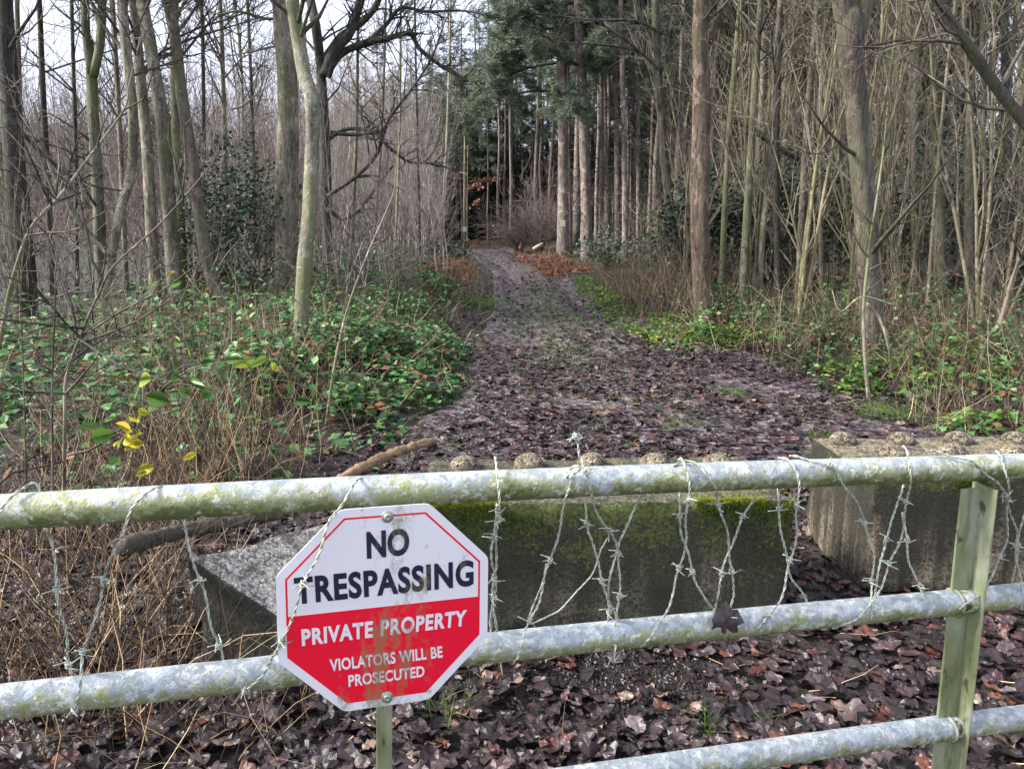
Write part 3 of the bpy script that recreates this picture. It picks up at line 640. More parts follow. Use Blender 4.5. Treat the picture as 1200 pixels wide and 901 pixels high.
barbed('barbed wire with a loop over the rail left of the upright', [(1058, 522, .004), (1064, 530, .014), (1066, 550, F_), (1064, 585, .016), (1056, 625, .006), (1044, 660, .004), (1030, 690, .008), (1018, 712, .024), (1000, 728, F_), (975, 736, .02)], [(1062, 588), (1045, 662)])
barbed('barbed wire slanting close to the one left of the upright', [(1059, 568, -F_), (1052, 588, -.006), (1045, 612, 0), (1036, 640, 0), (1030, 670, 0), (1024, 700, 0), (1022, 720, -.02)], [(1038, 632)])
barbed('short barbed wire right beside the upright ending on the second rail', [(1058, 600, -.01), (1061, 630, 0), (1066, 658, 0), (1077, 684, 0), (1084, 700, -.02)], [(1063, 633), (1079, 688)])
barbed('long barbed wire lying along the top rail over the upright and falling right', [(1085, 528, 0), (1110, 532, .012), (1138, 542, .024), (1160, 558, F_), (1176, 578, .02), (1188, 612, .008), (1192, 650, .004), (1196, 690, .016), (1198, 715, .026)], [(1180, 580), (1189, 640)])
barbed('barbed wire over the rail right of the upright curling back to its weld', [(1166, 528, 0), (1174, 535, .016), (1180, 560, F_), (1181, 600, .01), (1178, 635, .006), (1168, 665, .006), (1150, 692, .018), (1136, 706, F_), (1124, 714, F_)], [(1180, 585), (1173, 652)])
barbed('barbed wire at the right edge of the photo beyond the upright', [(1205, 560, -.02), (1200, 600, 0), (1194, 635, 0), (1189, 665, 0), (1187, 690, -.01)], [(1196, 640)])

# leaf caught on rail 2
g = Geo(); n_ = 18; Vv = [(0, 0, 0)]
for k in range(n_):
    a_ = k/n_*2*math.pi; r_ = .032*(1+.09*math.sin(5*a_)+.1*math.sin(9*a_+1)); Vv.append((r_*math.cos(a_)*.95, r_*math.sin(a_), 0))
Vv = np.array(Vv); mid = Vv*.55; mid[1:, 1] += 0; Vall = np.vstack([Vv, mid[1:]])
Vall[:, 2] = -18*Vall[:, 1]**2*.9+RNG.normal(0, .0038, len(Vall)); T_ = [(0, n_+1+k, n_+1+(k+1) % n_) for k in range(n_)]
Q_ = [(n_+1+k, 1+k, 1+(k+1) % n_, n_+1+(k+1) % n_) for k in range(n_)]
c = gp(852, 730, RR+.006); Wv = Vall[:, 0:1]*gd+Vall[:, 1:2]*np.array([0, 0, 1.])+Vall[:, 2:3]*GN
g.add(Wv, Q_, T_, .78); tag(link('dead_leaf', g.mesh('dead_leaf', M['litter']), None, c), 'curled brown dead leaf caught by wire on the second rail', 'leaf')

# ================================================================== CONCRETE BLOCKS
def block(name, label, origin, ax, lx, ly, lz, mat, studs, seed, warp=None):
    """origin = front-left bottom corner, ax = direction of the long side"""
    ax = np.array([*ax, 0.]); ax /= np.linalg.norm(ax); ay = np.array([-ax[1], ax[0], 0])
    root = empty(name, (*origin[:2], 0.), label, 'concrete block', None, math.atan2(ax[1], ax[0]))
    g = Geo(); st = .022; r_ = .012
    def face(o, a_, b_, la, lb):
        na, nb = max(2, int(la/st)), max(2, int(lb/st)); U_, V_ = np.meshgrid(np.linspace(0, la, na), np.linspace(0, lb, nb))
        P = np.array(o)+U_[..., None]*np.array(a_)+V_[..., None]*np.array(b_); i = np.arange(nb-1)[:, None]*na+np.arange(na-1)[None]
        P = P.reshape(-1, 3); lo = np.array([r_]*3); hi = np.array([lx, ly, lz])-r_; c_ = np.clip(P, lo, hi); d = P-c_
        nrm = d/(np.linalg.norm(d, axis=1)[:, None]+1e-9)
        nd_ = (d != 0).sum(1) >= 2
        s_ = P[:, 0]*1.0+P[:, 1]*1.7; amp = .008*(fbm(s_*9, P[:, 2]*9+P[:, 1]*5, seed, 4)-.5)
        ed = np.minimum(np.minimum(np.abs(P[:, 0]), lx-P[:, 0])+np.minimum(np.abs(P[:, 2]), lz-P[:, 2]), 9)
        e1 = np.sort(np.stack([np.minimum(P[:, k], s-P[:, k]) for k, s in ((0, lx), (1, ly), (2, lz))], 1), axis=1)[:, 1]
        chip = -.03*np.clip(vn(P[:, 0]*14+P[:, 1]*9, P[:, 2]*14, seed+5)-.58, 0, 1)*np.exp(-(e1/.03)**2)*2
        P2 = c_+nrm*(r_+amp+chip)[:, None]
        if warp is not None: P2 = warp(P2)
        g.add(P2, np.stack([i, i+1, i+na+1, i+na], -1).reshape(-1, 4))
    face((0, 0, 0), (1, 0, 0), (0, 0, 1), lx, lz); face((lx, 0, 0), (0, 1, 0), (0, 0, 1), ly, lz); face((lx, ly, 0), (-1, 0, 0), (0, 0, 1), lx, lz)
    face((0, ly, 0), (0, -1, 0), (0, 0, 1), ly, lz); face((0, 0, lz), (1, 0, 0), (0, 1, 0), lx, ly)
    b = link('block_body', g.mesh('block_body', mat), root)
    if studs:
        g2 = Geo(); V = []
        K = 9; 
        for k in range(K):
            a_ = k/(K-1)*math.pi/2
            for j in range(18): 
                t_ = j/18*2*math.pi; q = 1+.02*(random.random()-.5); V.append((.072*math.cos(a_)*math.cos(t_)*q, .072*math.cos(a_)*math.sin(t_)*q, -.004+.062*math.sin(a_)*q))
        i = np.arange(K-1)[:, None]*18; j = np.arange(18)[None]; jn = (j+1) % 18
        g2.add(V, np.stack([i+j, i+jn, i+18+jn, i+18+j], -1).reshape(-1, 4)); sm = g2.mesh('stud', M['conc2'])
        for (x_, y_) in studs:
            s_ = link('stud', sm, root, (x_, y_, lz)); s_.rotation_euler = (0, 0, random.uniform(0, 6)); s_.scale = (1, 1, random.uniform(.85, 1.1))
    # moss along edges
    gm = Geo(); N = 9000; x_ = RNG.uniform(0, lx, N); y_ = RNG.choice([0., 1.], N)*RNG.random(N)**2*ly*.9; z_ = np.full(N, lz)
    fr = RNG.random(N) < .7; z_ = np.where(fr, lz-RNG.random(N)**3*lz*.55, z_); y_ = np.where(fr, -.002, y_)
    if warp is not None: return root
    k_ = vn(x_*5, y_*6+z_*5, seed+2) > (.42 if mat is M['conc'] else .66); x_, y_, z_ = x_[k_], y_[k_], z_[k_]
    P = np.stack([x_, y_, z_], 1); scatter(gm, TUFT[0], P, RNG.uniform(0, 6, len(P)), RNG.uniform(0, 1.2, len(P)), RNG.uniform(.007, .021, len(P))*(.5+.5*(z_ > lz*.85)), np.clip((z_-lz*.9)/(lz*.1), 0, 1)*RNG.uniform(.3, 1, len(P))+.12)
    mo = link('moss', gm.mesh('moss', M['moss']), root); mo['kind'] = 'stuff'
    return root
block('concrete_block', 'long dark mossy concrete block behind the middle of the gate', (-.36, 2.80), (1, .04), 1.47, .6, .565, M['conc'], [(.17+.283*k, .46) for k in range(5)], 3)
block('concrete_block', 'brown stained concrete block with rows of round studs behind the upright', (1.585, 3.2), (1, .03), 1.5, .68, .535, M['conc2'], [(.24+.3*k, .33) for k in range(5)]+[(.12+.3*k, .58) for k in range(5)], 11)
TOPQ = [(-1.17, 2.58, .455), (-.50, 2.49, .02), (-.42, 2.76, .12), (-.79, 3.10, .375)]
def slab(P):                                     # half-buried block lying tilted: unit box bent to the four top corners
    u_, v2, w2 = P[:, 0:1]/.6, P[:, 1:2]/.55, P[:, 2:3]/.55; q = np.array(TOPQ)
    T_ = (q[0]*(1-u_)+q[1]*u_)*(1-v2)+(q[3]*(1-u_)+q[2]*u_)*v2; T_[:, 2:3] = -.12+(T_[:, 2:3]+.12)*w2; return T_
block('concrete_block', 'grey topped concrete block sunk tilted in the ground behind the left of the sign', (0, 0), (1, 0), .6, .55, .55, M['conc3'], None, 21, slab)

# ================================================================== LEAF LITTER
def vis_ok(x, y):                                # inside the view wedge
    return np.abs(x) < y*.74+.35
def hide_blocks(x, y):
    a_ = (x > -.4) & (x < 1.15) & (y > 2.78) & (y < 3.34); b_ = (x > 1.55) & (x < 3.15) & (y > 3.17) & (y < 3.9)
    c_ = (x > -1.15) & (x < -.45) & (y > 2.55) & (y < 3.0)
    return ~(a_ | b_ | c_)
LM = []
for t_ in MAPLE:
    g = Geo(); g.add(t_[0], None, t_[1], RNG.random()*.05); LM.append(g.mesh('leaf', M['litter_piece'], False))
x_ = RNG.uniform(-1.9, 2.6, 1400); y_ = 1.85+RNG.random(1400)*1.35; k = vis_ok(x_, y_) & hide_blocks(x_, y_)
k &= ~(np.hypot((x_-.42)/.24, (y_-2.55)/.16) < 1)
idx = np.where(k)[0]; idx = idx[np.argsort(y_[idx]+RNG.random(len(idx))*.9)][:298]
for q in idx:
    o = link('leaf', LM[int(RNG.integers(8))], gr); s_ = RNG.uniform(.055, .105)
    o.location = (x_[q], y_[q], float(ground(x_[q], y_[q]))+RNG.uniform(.012, .045)); o.scale = (s_, s_*RNG.uniform(.8, 1.1), s_*RNG.uniform(.7, 1.8))
    o.rotation_euler = (RNG.normal(0, .3), RNG.normal(0, .3), RNG.uniform(0, 6.28))
def litter(n, y0, y1, smin, smax, tm, name, xlim=None, path_only=False, tl=.35, pw=1.):
    y_ = y0+(y1-y0)*RNG.random(n)**pw; n = int(n*1.3); y_ = y0+(y1-y0)*RNG.random(n)**pw; hw = y_*.74+1.5*(y0 < 4.5)+.4; x_ = RNG.uniform(-1, 1, n)*hw; k = hide_blocks(x_, y_)
    if path_only: 
        e = np.minimum(x_-pl(y_), pr(y_)-x_); k &= (e+RNG.normal(0, .25, n)) > -.1
        cu_ = np.abs((x_-(pl(y_)+pr(y_))/2)/((pr(y_)-pl(y_))/2)); k &= (cu_ > .3) | (RNG.random(n) > .25*sstep(7, 13, y_))
        k &= vn(x_*1.3, y_*1.3, 77) > .25*RNG.random(n)+.12
    k &= ~((np.hypot((x_-.42)/.24, (y_-2.55)/.16) < 1) & (RNG.random(n) < .9))
    x_, y_ = x_[k], y_[k]; P = np.stack([x_, y_, ground(x_, y_)+RNG.uniform(.003, .03, len(x_))], 1); g = Geo()
    grp = RNG.integers(0, len(tm), len(P))
    for gi, t_ in enumerate(tm):
        q = grp == gi; m_ = q.sum(); scatter(g, t_, P[q], RNG.uniform(0, 6.28, m_), np.abs(RNG.normal(0, tl, m_)), RNG.uniform(smin, smax, m_), RNG.random(m_))
    return tag(link(name, g.mesh(name, M['litter'], False)), 'thick layer of wet purple-brown fallen leaves', 'leaf litter', None, 'stuff')
litter(5000, 1.4, 5, .012, .03, [DIAM], 'leaf_litter', tl=.5)['label'] = 'small broken leaf fragments among the near fallen leaves'
litter(11000, 1.4, 4.6, .03, .085, MAPLE+[OVATE], 'leaf_litter', tl=.42)
litter(22000, 4.4, 11, .042, .085, MAPLE[:5], 'leaf_litter', path_only=True)['label'] = 'fallen leaves strewn over the near half of the path'
litter(24000, 11, 40, .055, .1, [DIAM], 'leaf_litter', path_only=True, pw=1.1)['label'] = 'fallen leaves thinning out along the far path'
litter(9000, 4.4, 18, .06, .1, [MAPLE[5], DIAM], 'leaf_litter')['label'] = 'brown fallen leaves between the brambles and trees'

n_ = 420; y_ = 1.7+RNG.random(n_)**1.4*9; x_ = RNG.uniform(-.8, .8, n_)*y_; k = hide_blocks(x_, y_); x_, y_ = x_[k], y_[k]; n_ = len(x_); a_ = RNG.uniform(0, 6.28, n_)
g = Geo(); twigs(g, np.stack([x_, y_, ground(x_, y_)+.03], 1), np.stack([np.cos(a_), np.sin(a_), RNG.normal(0, .06, n_)], 1), RNG.uniform(.05, .3, n_), RNG.uniform(.0012, .003, n_), 4, 4, .22, -.02)
tag(link('fallen_twigs', g.mesh('fallen_twigs', M['straw'])), 'thin dead twigs and stalks lying on the leaves', 'twigs', None, 'stuff')
n_ = 2600; x_ = .42+RNG.normal(0, .17, n_); y_ = 2.55+RNG.normal(0, .12, n_); x2 = np.concatenate([x_, RNG.uniform(-1, 2.4, 900)]); y2 = np.concatenate([y_, RNG.uniform(1.8, 3.4, 900)]); k = hide_blocks(x2, y2); x2, y2 = x2[k], y2[k]
g = Geo(); P = np.stack([x2, y2, ground(x2, y2)+.003], 1); CR = (np.array([[.5, 0, 0], [0, .45, .05], [-.5, 0, 0], [0, -.5, 0], [.03, 0, .5], [0, 0, -.3]]), np.array([[0, 1, 4], [1, 2, 4], [2, 3, 4], [3, 0, 4], [1, 0, 5], [2, 1, 5], [3, 2, 5], [0, 3, 5]]))
scatter(g, CR, P, RNG.uniform(0, 6, len(P)), RNG.uniform(0, 1, len(P)), RNG.uniform(.006, .022, len(P)), RNG.random(len(P))**3*.5)
tag(link('soil_crumbs', g.mesh('soil_crumbs', M['litter'], False)), 'dark crumbly soil heap among the leaves in front of the middle block', 'soil', None, 'stuff')

# ================================================================== GROUND COVER
def cover(name, label, ell, tm, mat, smin, smax, tl=.5, smooth=False, ab=0., cat='ground cover', rows=1., stems=True, clumpy=.38):
    """ell: list of (px, py, rx, ry, height, count) in metres round a ground point"""
    g = Geo(); gs = Geo()
    for (px, py, rx, ry, H, n) in ell:
        c = on_ground(px, py); n = int(n*rows); a_ = RNG.uniform(0, 6.28, n); r_ = np.sqrt(RNG.random(n)); wob = 1+.35*(vn(np.cos(a_)*2+9+px, np.sin(a_)*2+9, 5)-.5)
        x_ = c[0]+np.cos(a_)*r_*rx*wob; y_ = c[1]+np.sin(a_)*r_*ry*wob
        cl = vn(x_*2.3, y_*2.3, 31)*.6+vn(x_*7, y_*7, 32)*.4; k = (cl > clumpy*RNG.uniform(.6, 1.3, n)) & hide_blocks(x_, y_) & (y_ > 1.5)
        x_, y_, r_, cl = x_[k], y_[k], r_[k], cl[k]; n = len(x_)
        top = H*(1.15-r_**3)*(.35+.9*cl); z_ = ground(x_, y_)+top*(.15+.85*RNG.random(n)**.5)
        P = np.stack([x_, y_, z_], 1); hfac = np.clip(RNG.normal(.42, .3, n)+ab+.25*(cl-.5), 0, 1)
        scatter(g, tm, P, RNG.uniform(0, 6.28, n), np.abs(RNG.normal(0, tl, n)), RNG.uniform(smin, smax, n), hfac)
        if stems:
            q = RNG.random(n) < .07; m_ = q.sum(); x2, y2 = x_[q], y_[q]
            twigs(gs, np.stack([x2, y2, ground(x2, y2)], 1), np.stack([RNG.normal(0, .6, m_), RNG.normal(0, .6, m_), np.ones(m_)], 1), H*RNG.uniform(1.0, 2.2, m_), .0028+.0002*c[1], 4, 3, .25, -.18)
    o = link(name, g.mesh(name, mat, smooth)); tag(o, label, cat, None, 'stuff')
    if stems and gs.n: tag(link('bramble_stems', gs.mesh('bramble_stems', M['drygrass'])), 'thin arching stems rising through '+label, cat, None, 'stuff')
    return o
cover('bramble_leaves', 'dense glossy green bramble patch left of the path', [(450, 455, .75, 1.0, .30, 2600), (400, 420, 1.0, 1.2, .42, 3000), (470, 415, .8, 1.3, .4, 2600), (400, 375, 1.3, 1.8, .5, 3000), (460, 385, .8, 1.6, .4, 2000), (430, 345, 1.6, 2.5, .6, 2600), (500, 350, .8, 2.5, .35, 1500), (380, 500, .8, .8, .3, 1000), (420, 325, 2, 3, .7, 1500)], OVS, M['bramble'], .055, .1, ab=.08, rows=.85, clumpy=.45)
cover('bramble_leaves', 'scattered green bramble and ivy leaves in the left foreground', [(60, 500, 1.3, 1.2, .55, 2600), (180, 480, 1.3, 1.2, .5, 2800), (300, 470, 1.0, 1.0, .45, 1900), (100, 430, 2.0, 1.6, .4, 4200), (250, 410, 2.0, 1.6, .5, 4200), (20, 420, 1.5, 2, .4, 2400), (170, 545, .7, .5, .5, 450), (330, 545, .7, .5, .25, 350), (60, 620, .5, .4, .4, 160), (100, 385, 3.5, 3, .5, 2200), (280, 370, 2.5, 3, .7, 2000)], OVS, M['bramble'], .05, .12, ab=.1, rows=.6, clumpy=.56)
cover('bramble_leaves', 'yellow-green bramble and ivy undergrowth along the right verge', [(880, 405, 1.2, 1.0, .5, 1500), (960, 420, 1.0, .9, .45, 1400), (1060, 430, 1.3, .9, .4, 1300), (1150, 440, 1.3, 1.0, .5, 1500), (1150, 480, .9, .7, .35, 700), (1020, 455, .6, .4, .2, 450), (1100, 395, 2.5, 1.6, .8, 2600), (930, 380, 2, 1.6, .6, 1900), (840, 370, 1.2, 2, .5, 1000), (1010, 380, 1.5, 1.5, .7, 1200), (1190, 520, .6, .5, .3, 300), (1330, 470, 1.6, 1.4, .5, 1500), (1300, 420, 2, 1.6, .6, 1200)], OVS, M['bramble'], .045, .085, ab=.1, rows=.6, clumpy=.5)
cover('bramble_leaves', 'green weeds bordering the path on the right', [(735, 370, .5, 2.2, .14, 1700), (775, 385, .7, 1.2, .14, 1200), (700, 345, .4, 3, .15, 1200), (830, 398, .8, .7, .12, 700)], OVS, M['lime'], .04, .065, stems=False)
cover('bramble_leaves', 'bright yellow-green broad leaves at the right edge behind the studded block', [(1175, 505, .5, .35, .25, 160), (1010, 437, .5, .3, .2, 160), (1010, 462, .25, .25, .25, 110), (1120, 460, .6, .4, .3, 160), (860, 400, .7, .4, .2, 260), (1090, 440, .7, .4, .3, 200)], OVATE and [OVATE][0], M['lime'], .06, .1, clumpy=.2)
# low scrub by the path (brown stems with grey-green leaves)
def scrub(name, label, ell, mat, r0, lean=.5, K=3, up=0., cat='undergrowth', twig2=0):
    g = Geo()
    for (px, py, rx, ry, H, n) in ell:
        c = on_ground(px, py); a_ = RNG.uniform(0, 6.28, n); r_ = np.sqrt(RNG.random(n)); x_ = c[0]+np.cos(a_)*r_*rx; y_ = c[1]+np.sin(a_)*r_*ry
        k = hide_blocks(x_, y_) & (y_ > 1.32+.27*(x_+.7)); x_, y_ = x_[k], y_[k]; n = len(x_)
        P = np.stack([x_, y_, ground(x_, y_)-.02], 1); D = np.stack([RNG.normal(0, lean, n), RNG.normal(0, lean, n), np.ones(n)], 1)
        C, R = twigs(g, P, D, H*RNG.uniform(.45, 1.2, n), r0*RNG.uniform(.6, 1.4, n), K, 3, .16, up)
        if twig2 and n:
            P, D, Rr, ln, t = spawn(C, R, n*twig2, .3, 1., .7); twigs(g, P, D, ln*RNG.uniform(.2, .5, len(P)), Rr*.7, 2, 3, .25, 0)
    return tag(link(name, g.mesh(name, mat)), label, cat, None, 'stuff')
scrub('dry_stems', 'tangle of dry straw stems behind the left end of the gate', [(60, 640, .8, .5, .75, 200), (160, 600, .7, .5, .85, 170), (260, 560, .7, .5, .8, 130), (40, 800, .5, .25, .8, 120), (140, 770, .4, .3, .8, 120), (250, 790, .5, .2, .7, 80), (330, 800, .4, .2, .4, 35), (60, 880, .35, .2, .6, 60), (160, 890, .35, .2, .5, 50), (270, 880, .3, .15, .35, 25), (200, 680, .5, .3, .6, 90)], M['straw'], .0026, .5, 4, -.06, twig2=1)
scrub('dry_stems', 'clump of upright straw and red-brown dead stems in the left foreground', [(215, 565, .3, .25, .85, 150), (300, 560, .35, .3, .7, 90), (120, 540, .6, .4, .6, 60)], M['straw'], .0028, .16, 4, .02)
scrub('dry_stems', 'straw-coloured dead stems among the left brambles', [(100, 480, 1.4, 1.2, .6, 150), (260, 470, 1.2, 1.2, .6, 190), (350, 480, .8, .9, .5, 130), (80, 400, 3, 2.5, .7, 190), (300, 400, 2, 2, .7, 240), (520, 330, 1.0, 3, .45, 500), (480, 360, 1., 2, .4, 300), (210, 430, 1.5, 1.5, 1.0, 120), (60, 440, 1.2, 1.2, 1.0, 90), (320, 440, .9, .9, .9, 70)], M['drygrass'], .004, .5, 4, -.05, twig2=1)
scrub('dry_stems', 'brown dead stems and thin shoots on the right verge', [(760, 345, 1.0, 3, .9, 260), (800, 360, 1.2, 2, 1.0, 240), (900, 400, 1.5, 1.2, .9, 130), (1040, 420, 1.5, 1, .8, 120), (1150, 440, 1.4, 1.2, .9, 220), (1000, 400, 1.6, 1.2, 1.1, 160), (1170, 500, .7, .6, .6, 120)], M['drygrass'], .004, .4, 4, 0, twig2=2)
# leaves of the front sprigs: larger, countable
def sprig(label, stem, leaves, mat, size, name='bramble_spray', cat='plant'):
    Y = on_ground(*stem[0])[1] if not isinstance(stem[0], tuple) or len(stem[0]) == 2 else stem[0][2]
    P = [at_Y(q[0], q[1], Y+.02*i) for i, q in enumerate(stem)]; O = P[0].copy(); g = Geo(); C = catmull(P, 22)
    tube(g, C-O, np.linspace(.004, .0018, 22), 5); root = tag(bpy.data.objects.new(name, None), label, cat); COL.objects.link(root); root.location = O
    link('stem', g.mesh('stem', M['drygrass']), root); gp_ = Geo()
    for i, (x_, y_) in enumerate(leaves):
        gl = Geo(); gl.add(OVATE[0], None, OVATE[1], random.random())
        p_ = at_Y(x_, y_, Y+random.uniform(-.05, .05)); s_ = size*random.uniform(.75, 1.2); l_ = link('leaf', gl.mesh('leaf', mat), root, p_-O)
        nr = C[int(np.argmin(((C-p_)**2).sum(1)))]; md = (nr+p_)/2+np.array([0, 0, .01]); tube(gp_, catmull([nr-O, md-O, p_-O], 7), [.0022, .002, .0018, .0016, .0014, .0012, .001], 4)
        l_.scale = (s_, s_, s_); l_.rotation_euler = (random.uniform(.5, 1.35), random.uniform(-.4, .4), random.uniform(0, 6.28))
    link('leaf_stalks', gp_.mesh('leaf_stalks', M['drygrass']), root); return root
sprig('bramble spray with yellowing leaves low at the left behind the gate', [(200, 585, 2.2), (180, 540, 2.2), (160, 505, 2.2), (140, 480, 2.2)], [(150, 516), (158, 512), (142, 519), (163, 490), (172, 549), (165, 555), (138, 519), (157, 492), (180, 575), (222, 535), (170, 500), (150, 508), (160, 520), (145, 500), (152, 524), (168, 483)], M['yellow'], .047)
sprig('arching bramble cane with big round green leaves in the left foreground', [(150, 560, 2.4), (170, 480, 2.4), (230, 430, 2.4), (310, 425, 2.4)], [(170, 445), (190, 440), (205, 440), (224, 418), (230, 450), (243, 425), (275, 421), (285, 425), (303, 425), (150, 470), (160, 475), (130, 490), (120, 510), (135, 540), (105, 500), (218, 460), (243, 462), (185, 468)], M['lime'], .066)
sprig('sparse sprig with green leaves in front of the silver tree', [(420, 540, 3.6), (400, 480, 3.6), (350, 450, 3.6), (320, 445, 3.6)], [(355, 470), (368, 466), (338, 462), (360, 500), (340, 455), (390, 440), (330, 425), (322, 430)], M['lime'], .07)
sprig('sprig of small leaves hanging at mid height on the left', [(205, 420, 4.5), (200, 370, 4.5), (195, 330, 4.5), (180, 300, 4.5)], [(200, 320), (205, 332), (183, 315), (228, 343), (200, 390), (208, 398), (190, 372), (100, 320), (108, 308)], M['lime'], .07)
# grass tufts
def tuft(px, py, label, n, h, sp, mat='grass', name='grass_tuft', cat='grass'):
    c = on_ground(px, py); g = Geo(); P = np.stack([RNG.normal(0, sp, n), RNG.normal(0, sp*1.2, n), 0*np.zeros(n)], 1)
    P[:, 2] = ground(P[:, 0]+c[0], P[:, 1]+c[1])-c[2]-.01
    D = np.stack([P[:, 0]*2+RNG.normal(0, .45, n), P[:, 1]*2+RNG.normal(0, .45, n), np.full(n, .9)], 1)
    twigs(g, P, D, h*RNG.uniform(.5, 1.2, n), .0014+.0002*c[1], 4, 3, .12, -.16, .15); return tag(link(name, g.mesh(name, M[mat]), None, c), label, cat)
tuft(826, 856, 'small bright green grass tuft among dead leaves below the second rail', 26, .12, .015)
tuft(905, 862, 'yellowish grass tuft beside the lowest rail', 22, .08, .02)
tuft(520, 835, 'straggly grass tuft right of the sign foot', 34, .14, .05)
tuft(1045, 490, 'bright green grass clump just behind the right studded block', 420, .16, .16)
tuft(960, 512, 'small green grass clump left of the right studded block', 70, .1, .05)
tuft(860, 462, 'green grass patch in the middle of the leafy ground', 200, .1, .12)
tuft(790, 497, 'small green grass patch on the path near the gate', 160, .08, .14)
tuft(545, 355, 'bright green grass hummock at the left edge of the path', 900, .2, .4)
tuft(505, 470, 'green grass patch beside the bramble edge', 300, .1, .2)
for (px, py, nn, lb) in ((640, 400, 200, 'faint green grass ridge along the middle of the path'), (650, 355, 350, 'thin grass growing between the wheel ruts'), (700, 420, 160, 'thin grass patch on the near path')):
    c = on_ground(px, py); g = Geo(); x_ = c[0]+RNG.normal(0, .4, nn*3); y_ = c[1]+RNG.normal(0, 1.6, nn*3)
    P = np.stack([x_, y_, ground(x_, y_)], 1); twigs(g, P, np.stack([RNG.normal(0, .6, nn*3), RNG.normal(0, .6, nn*3), np.ones(nn*3)], 1), RNG.uniform(.04, .1, nn*3), .003, 2, 3, .1, -.1)
    tag(link('grass', g.mesh('grass', M['grass'])), lb, 'grass', None, 'stuff')
n_ = 9000; y_ = 4.6+RNG.random(n_)*11; x_ = pl(y_)+RNG.random(n_)*(pr(y_)-pl(y_)); k = vn(x_*1.9, y_*1.5, 55)*.6+vn(x_*5, y_*5, 56)*.4 > .64; x_, y_ = x_[k], y_[k]; n_ = len(x_); g = Geo()
twigs(g, np.stack([x_, y_, ground(x_, y_)], 1), np.stack([RNG.normal(0, .7, n_), RNG.normal(0, .7, n_), np.ones(n_)], 1), RNG.uniform(.04, .1, n_), .0012+.00025*y_, 3, 3, .15, -.15)
tag(link('grass', g.mesh('grass', M['grass'])), 'scattered small green grass patches among the leaves on the path', 'grass', None, 'stuff')
# red-brown bracken
def bracken(px, py, label, n, rx, ry, H):
    c = on_ground(px, py); g = Geo(); a_ = RNG.uniform(0, 6.28, n); r_ = np.sqrt(RNG.random(n)); P = np.stack([np.cos(a_)*r_*rx, np.sin(a_)*r_*ry, 0*a_], 1)
    P[:, 2] = ground(P[:, 0]+c[0], P[:, 1]+c[1])-c[2]; C, R = twigs(g, P, np.stack([RNG.normal(0, .7, n), RNG.normal(0, .7, n), np.ones(n)], 1), H*RNG.uniform(.5, 1.3, n), .012, 4, 3, .2, -.25)
    Pp, D, Rr, ln, t = spawn(C, R, n*14, .2, 1, 1.1); twigs(g, Pp, D, RNG.uniform(.1, .3, len(Pp)), .012, 2, 3, .3, -.2)
    return tag(link('bracken_clump', g.mesh('bracken_clump', M['bracken']), None, c), label, 'bracken')
bracken(635, 308, 'rusty orange dead bracken left of the first big pine', 50, .8, 1.4, .45)
bracken(655, 318, 'low rust-red bracken patch sprawling onto the right path edge', 70, .6, 1.2, .35)
bracken(580, 291, 'dark reddish bracken bank at the far bend of the path', 70, 3, 1.2, .4)
bracken(525, 322, 'pale dead bracken beside the left path edge', 50, .7, 2.4, .3)

# ================================================================== TREES
def crown_from(C, R, g, n1, n2, n3, tmin, tmax, l1, rng, up=.15, ang=1.0, r1=.35, K=5, wander=.16):
    P, D, Rr, ln, t = spawn(C, R, n1, tmin, tmax, ang, rng, up)
    L1 = l1*(1.25-t*.7)*rng.uniform(.5, 1.2, n1); c1, rr1 = twigs(g, P, D, L1, np.minimum(Rr*r1, .026)*rng.uniform(.6, 1.2, n1)+.004, K, 5, wander, up*.35, .2, rng=rng)
    if n2:
        P, D, Rr, ln, t = spawn(c1, rr1, n2, .15, 1, .75, rng, up*.6); c2, rr2 = twigs(g, P, D, ln*rng.uniform(.25, .6, n2), Rr*.6+.002, 4, 3, wander*1.2, up*.3, .25, rng=rng)
        if n3:
            P, D, Rr, ln, t = spawn(c2, rr2, n3, .1, 1, .7, rng, up*.4); twigs(g, P, D, ln*rng.uniform(.3, .8, n3), Rr*.6+.0012, 3, 3, wander*1.3, .03, .3, rng=rng)
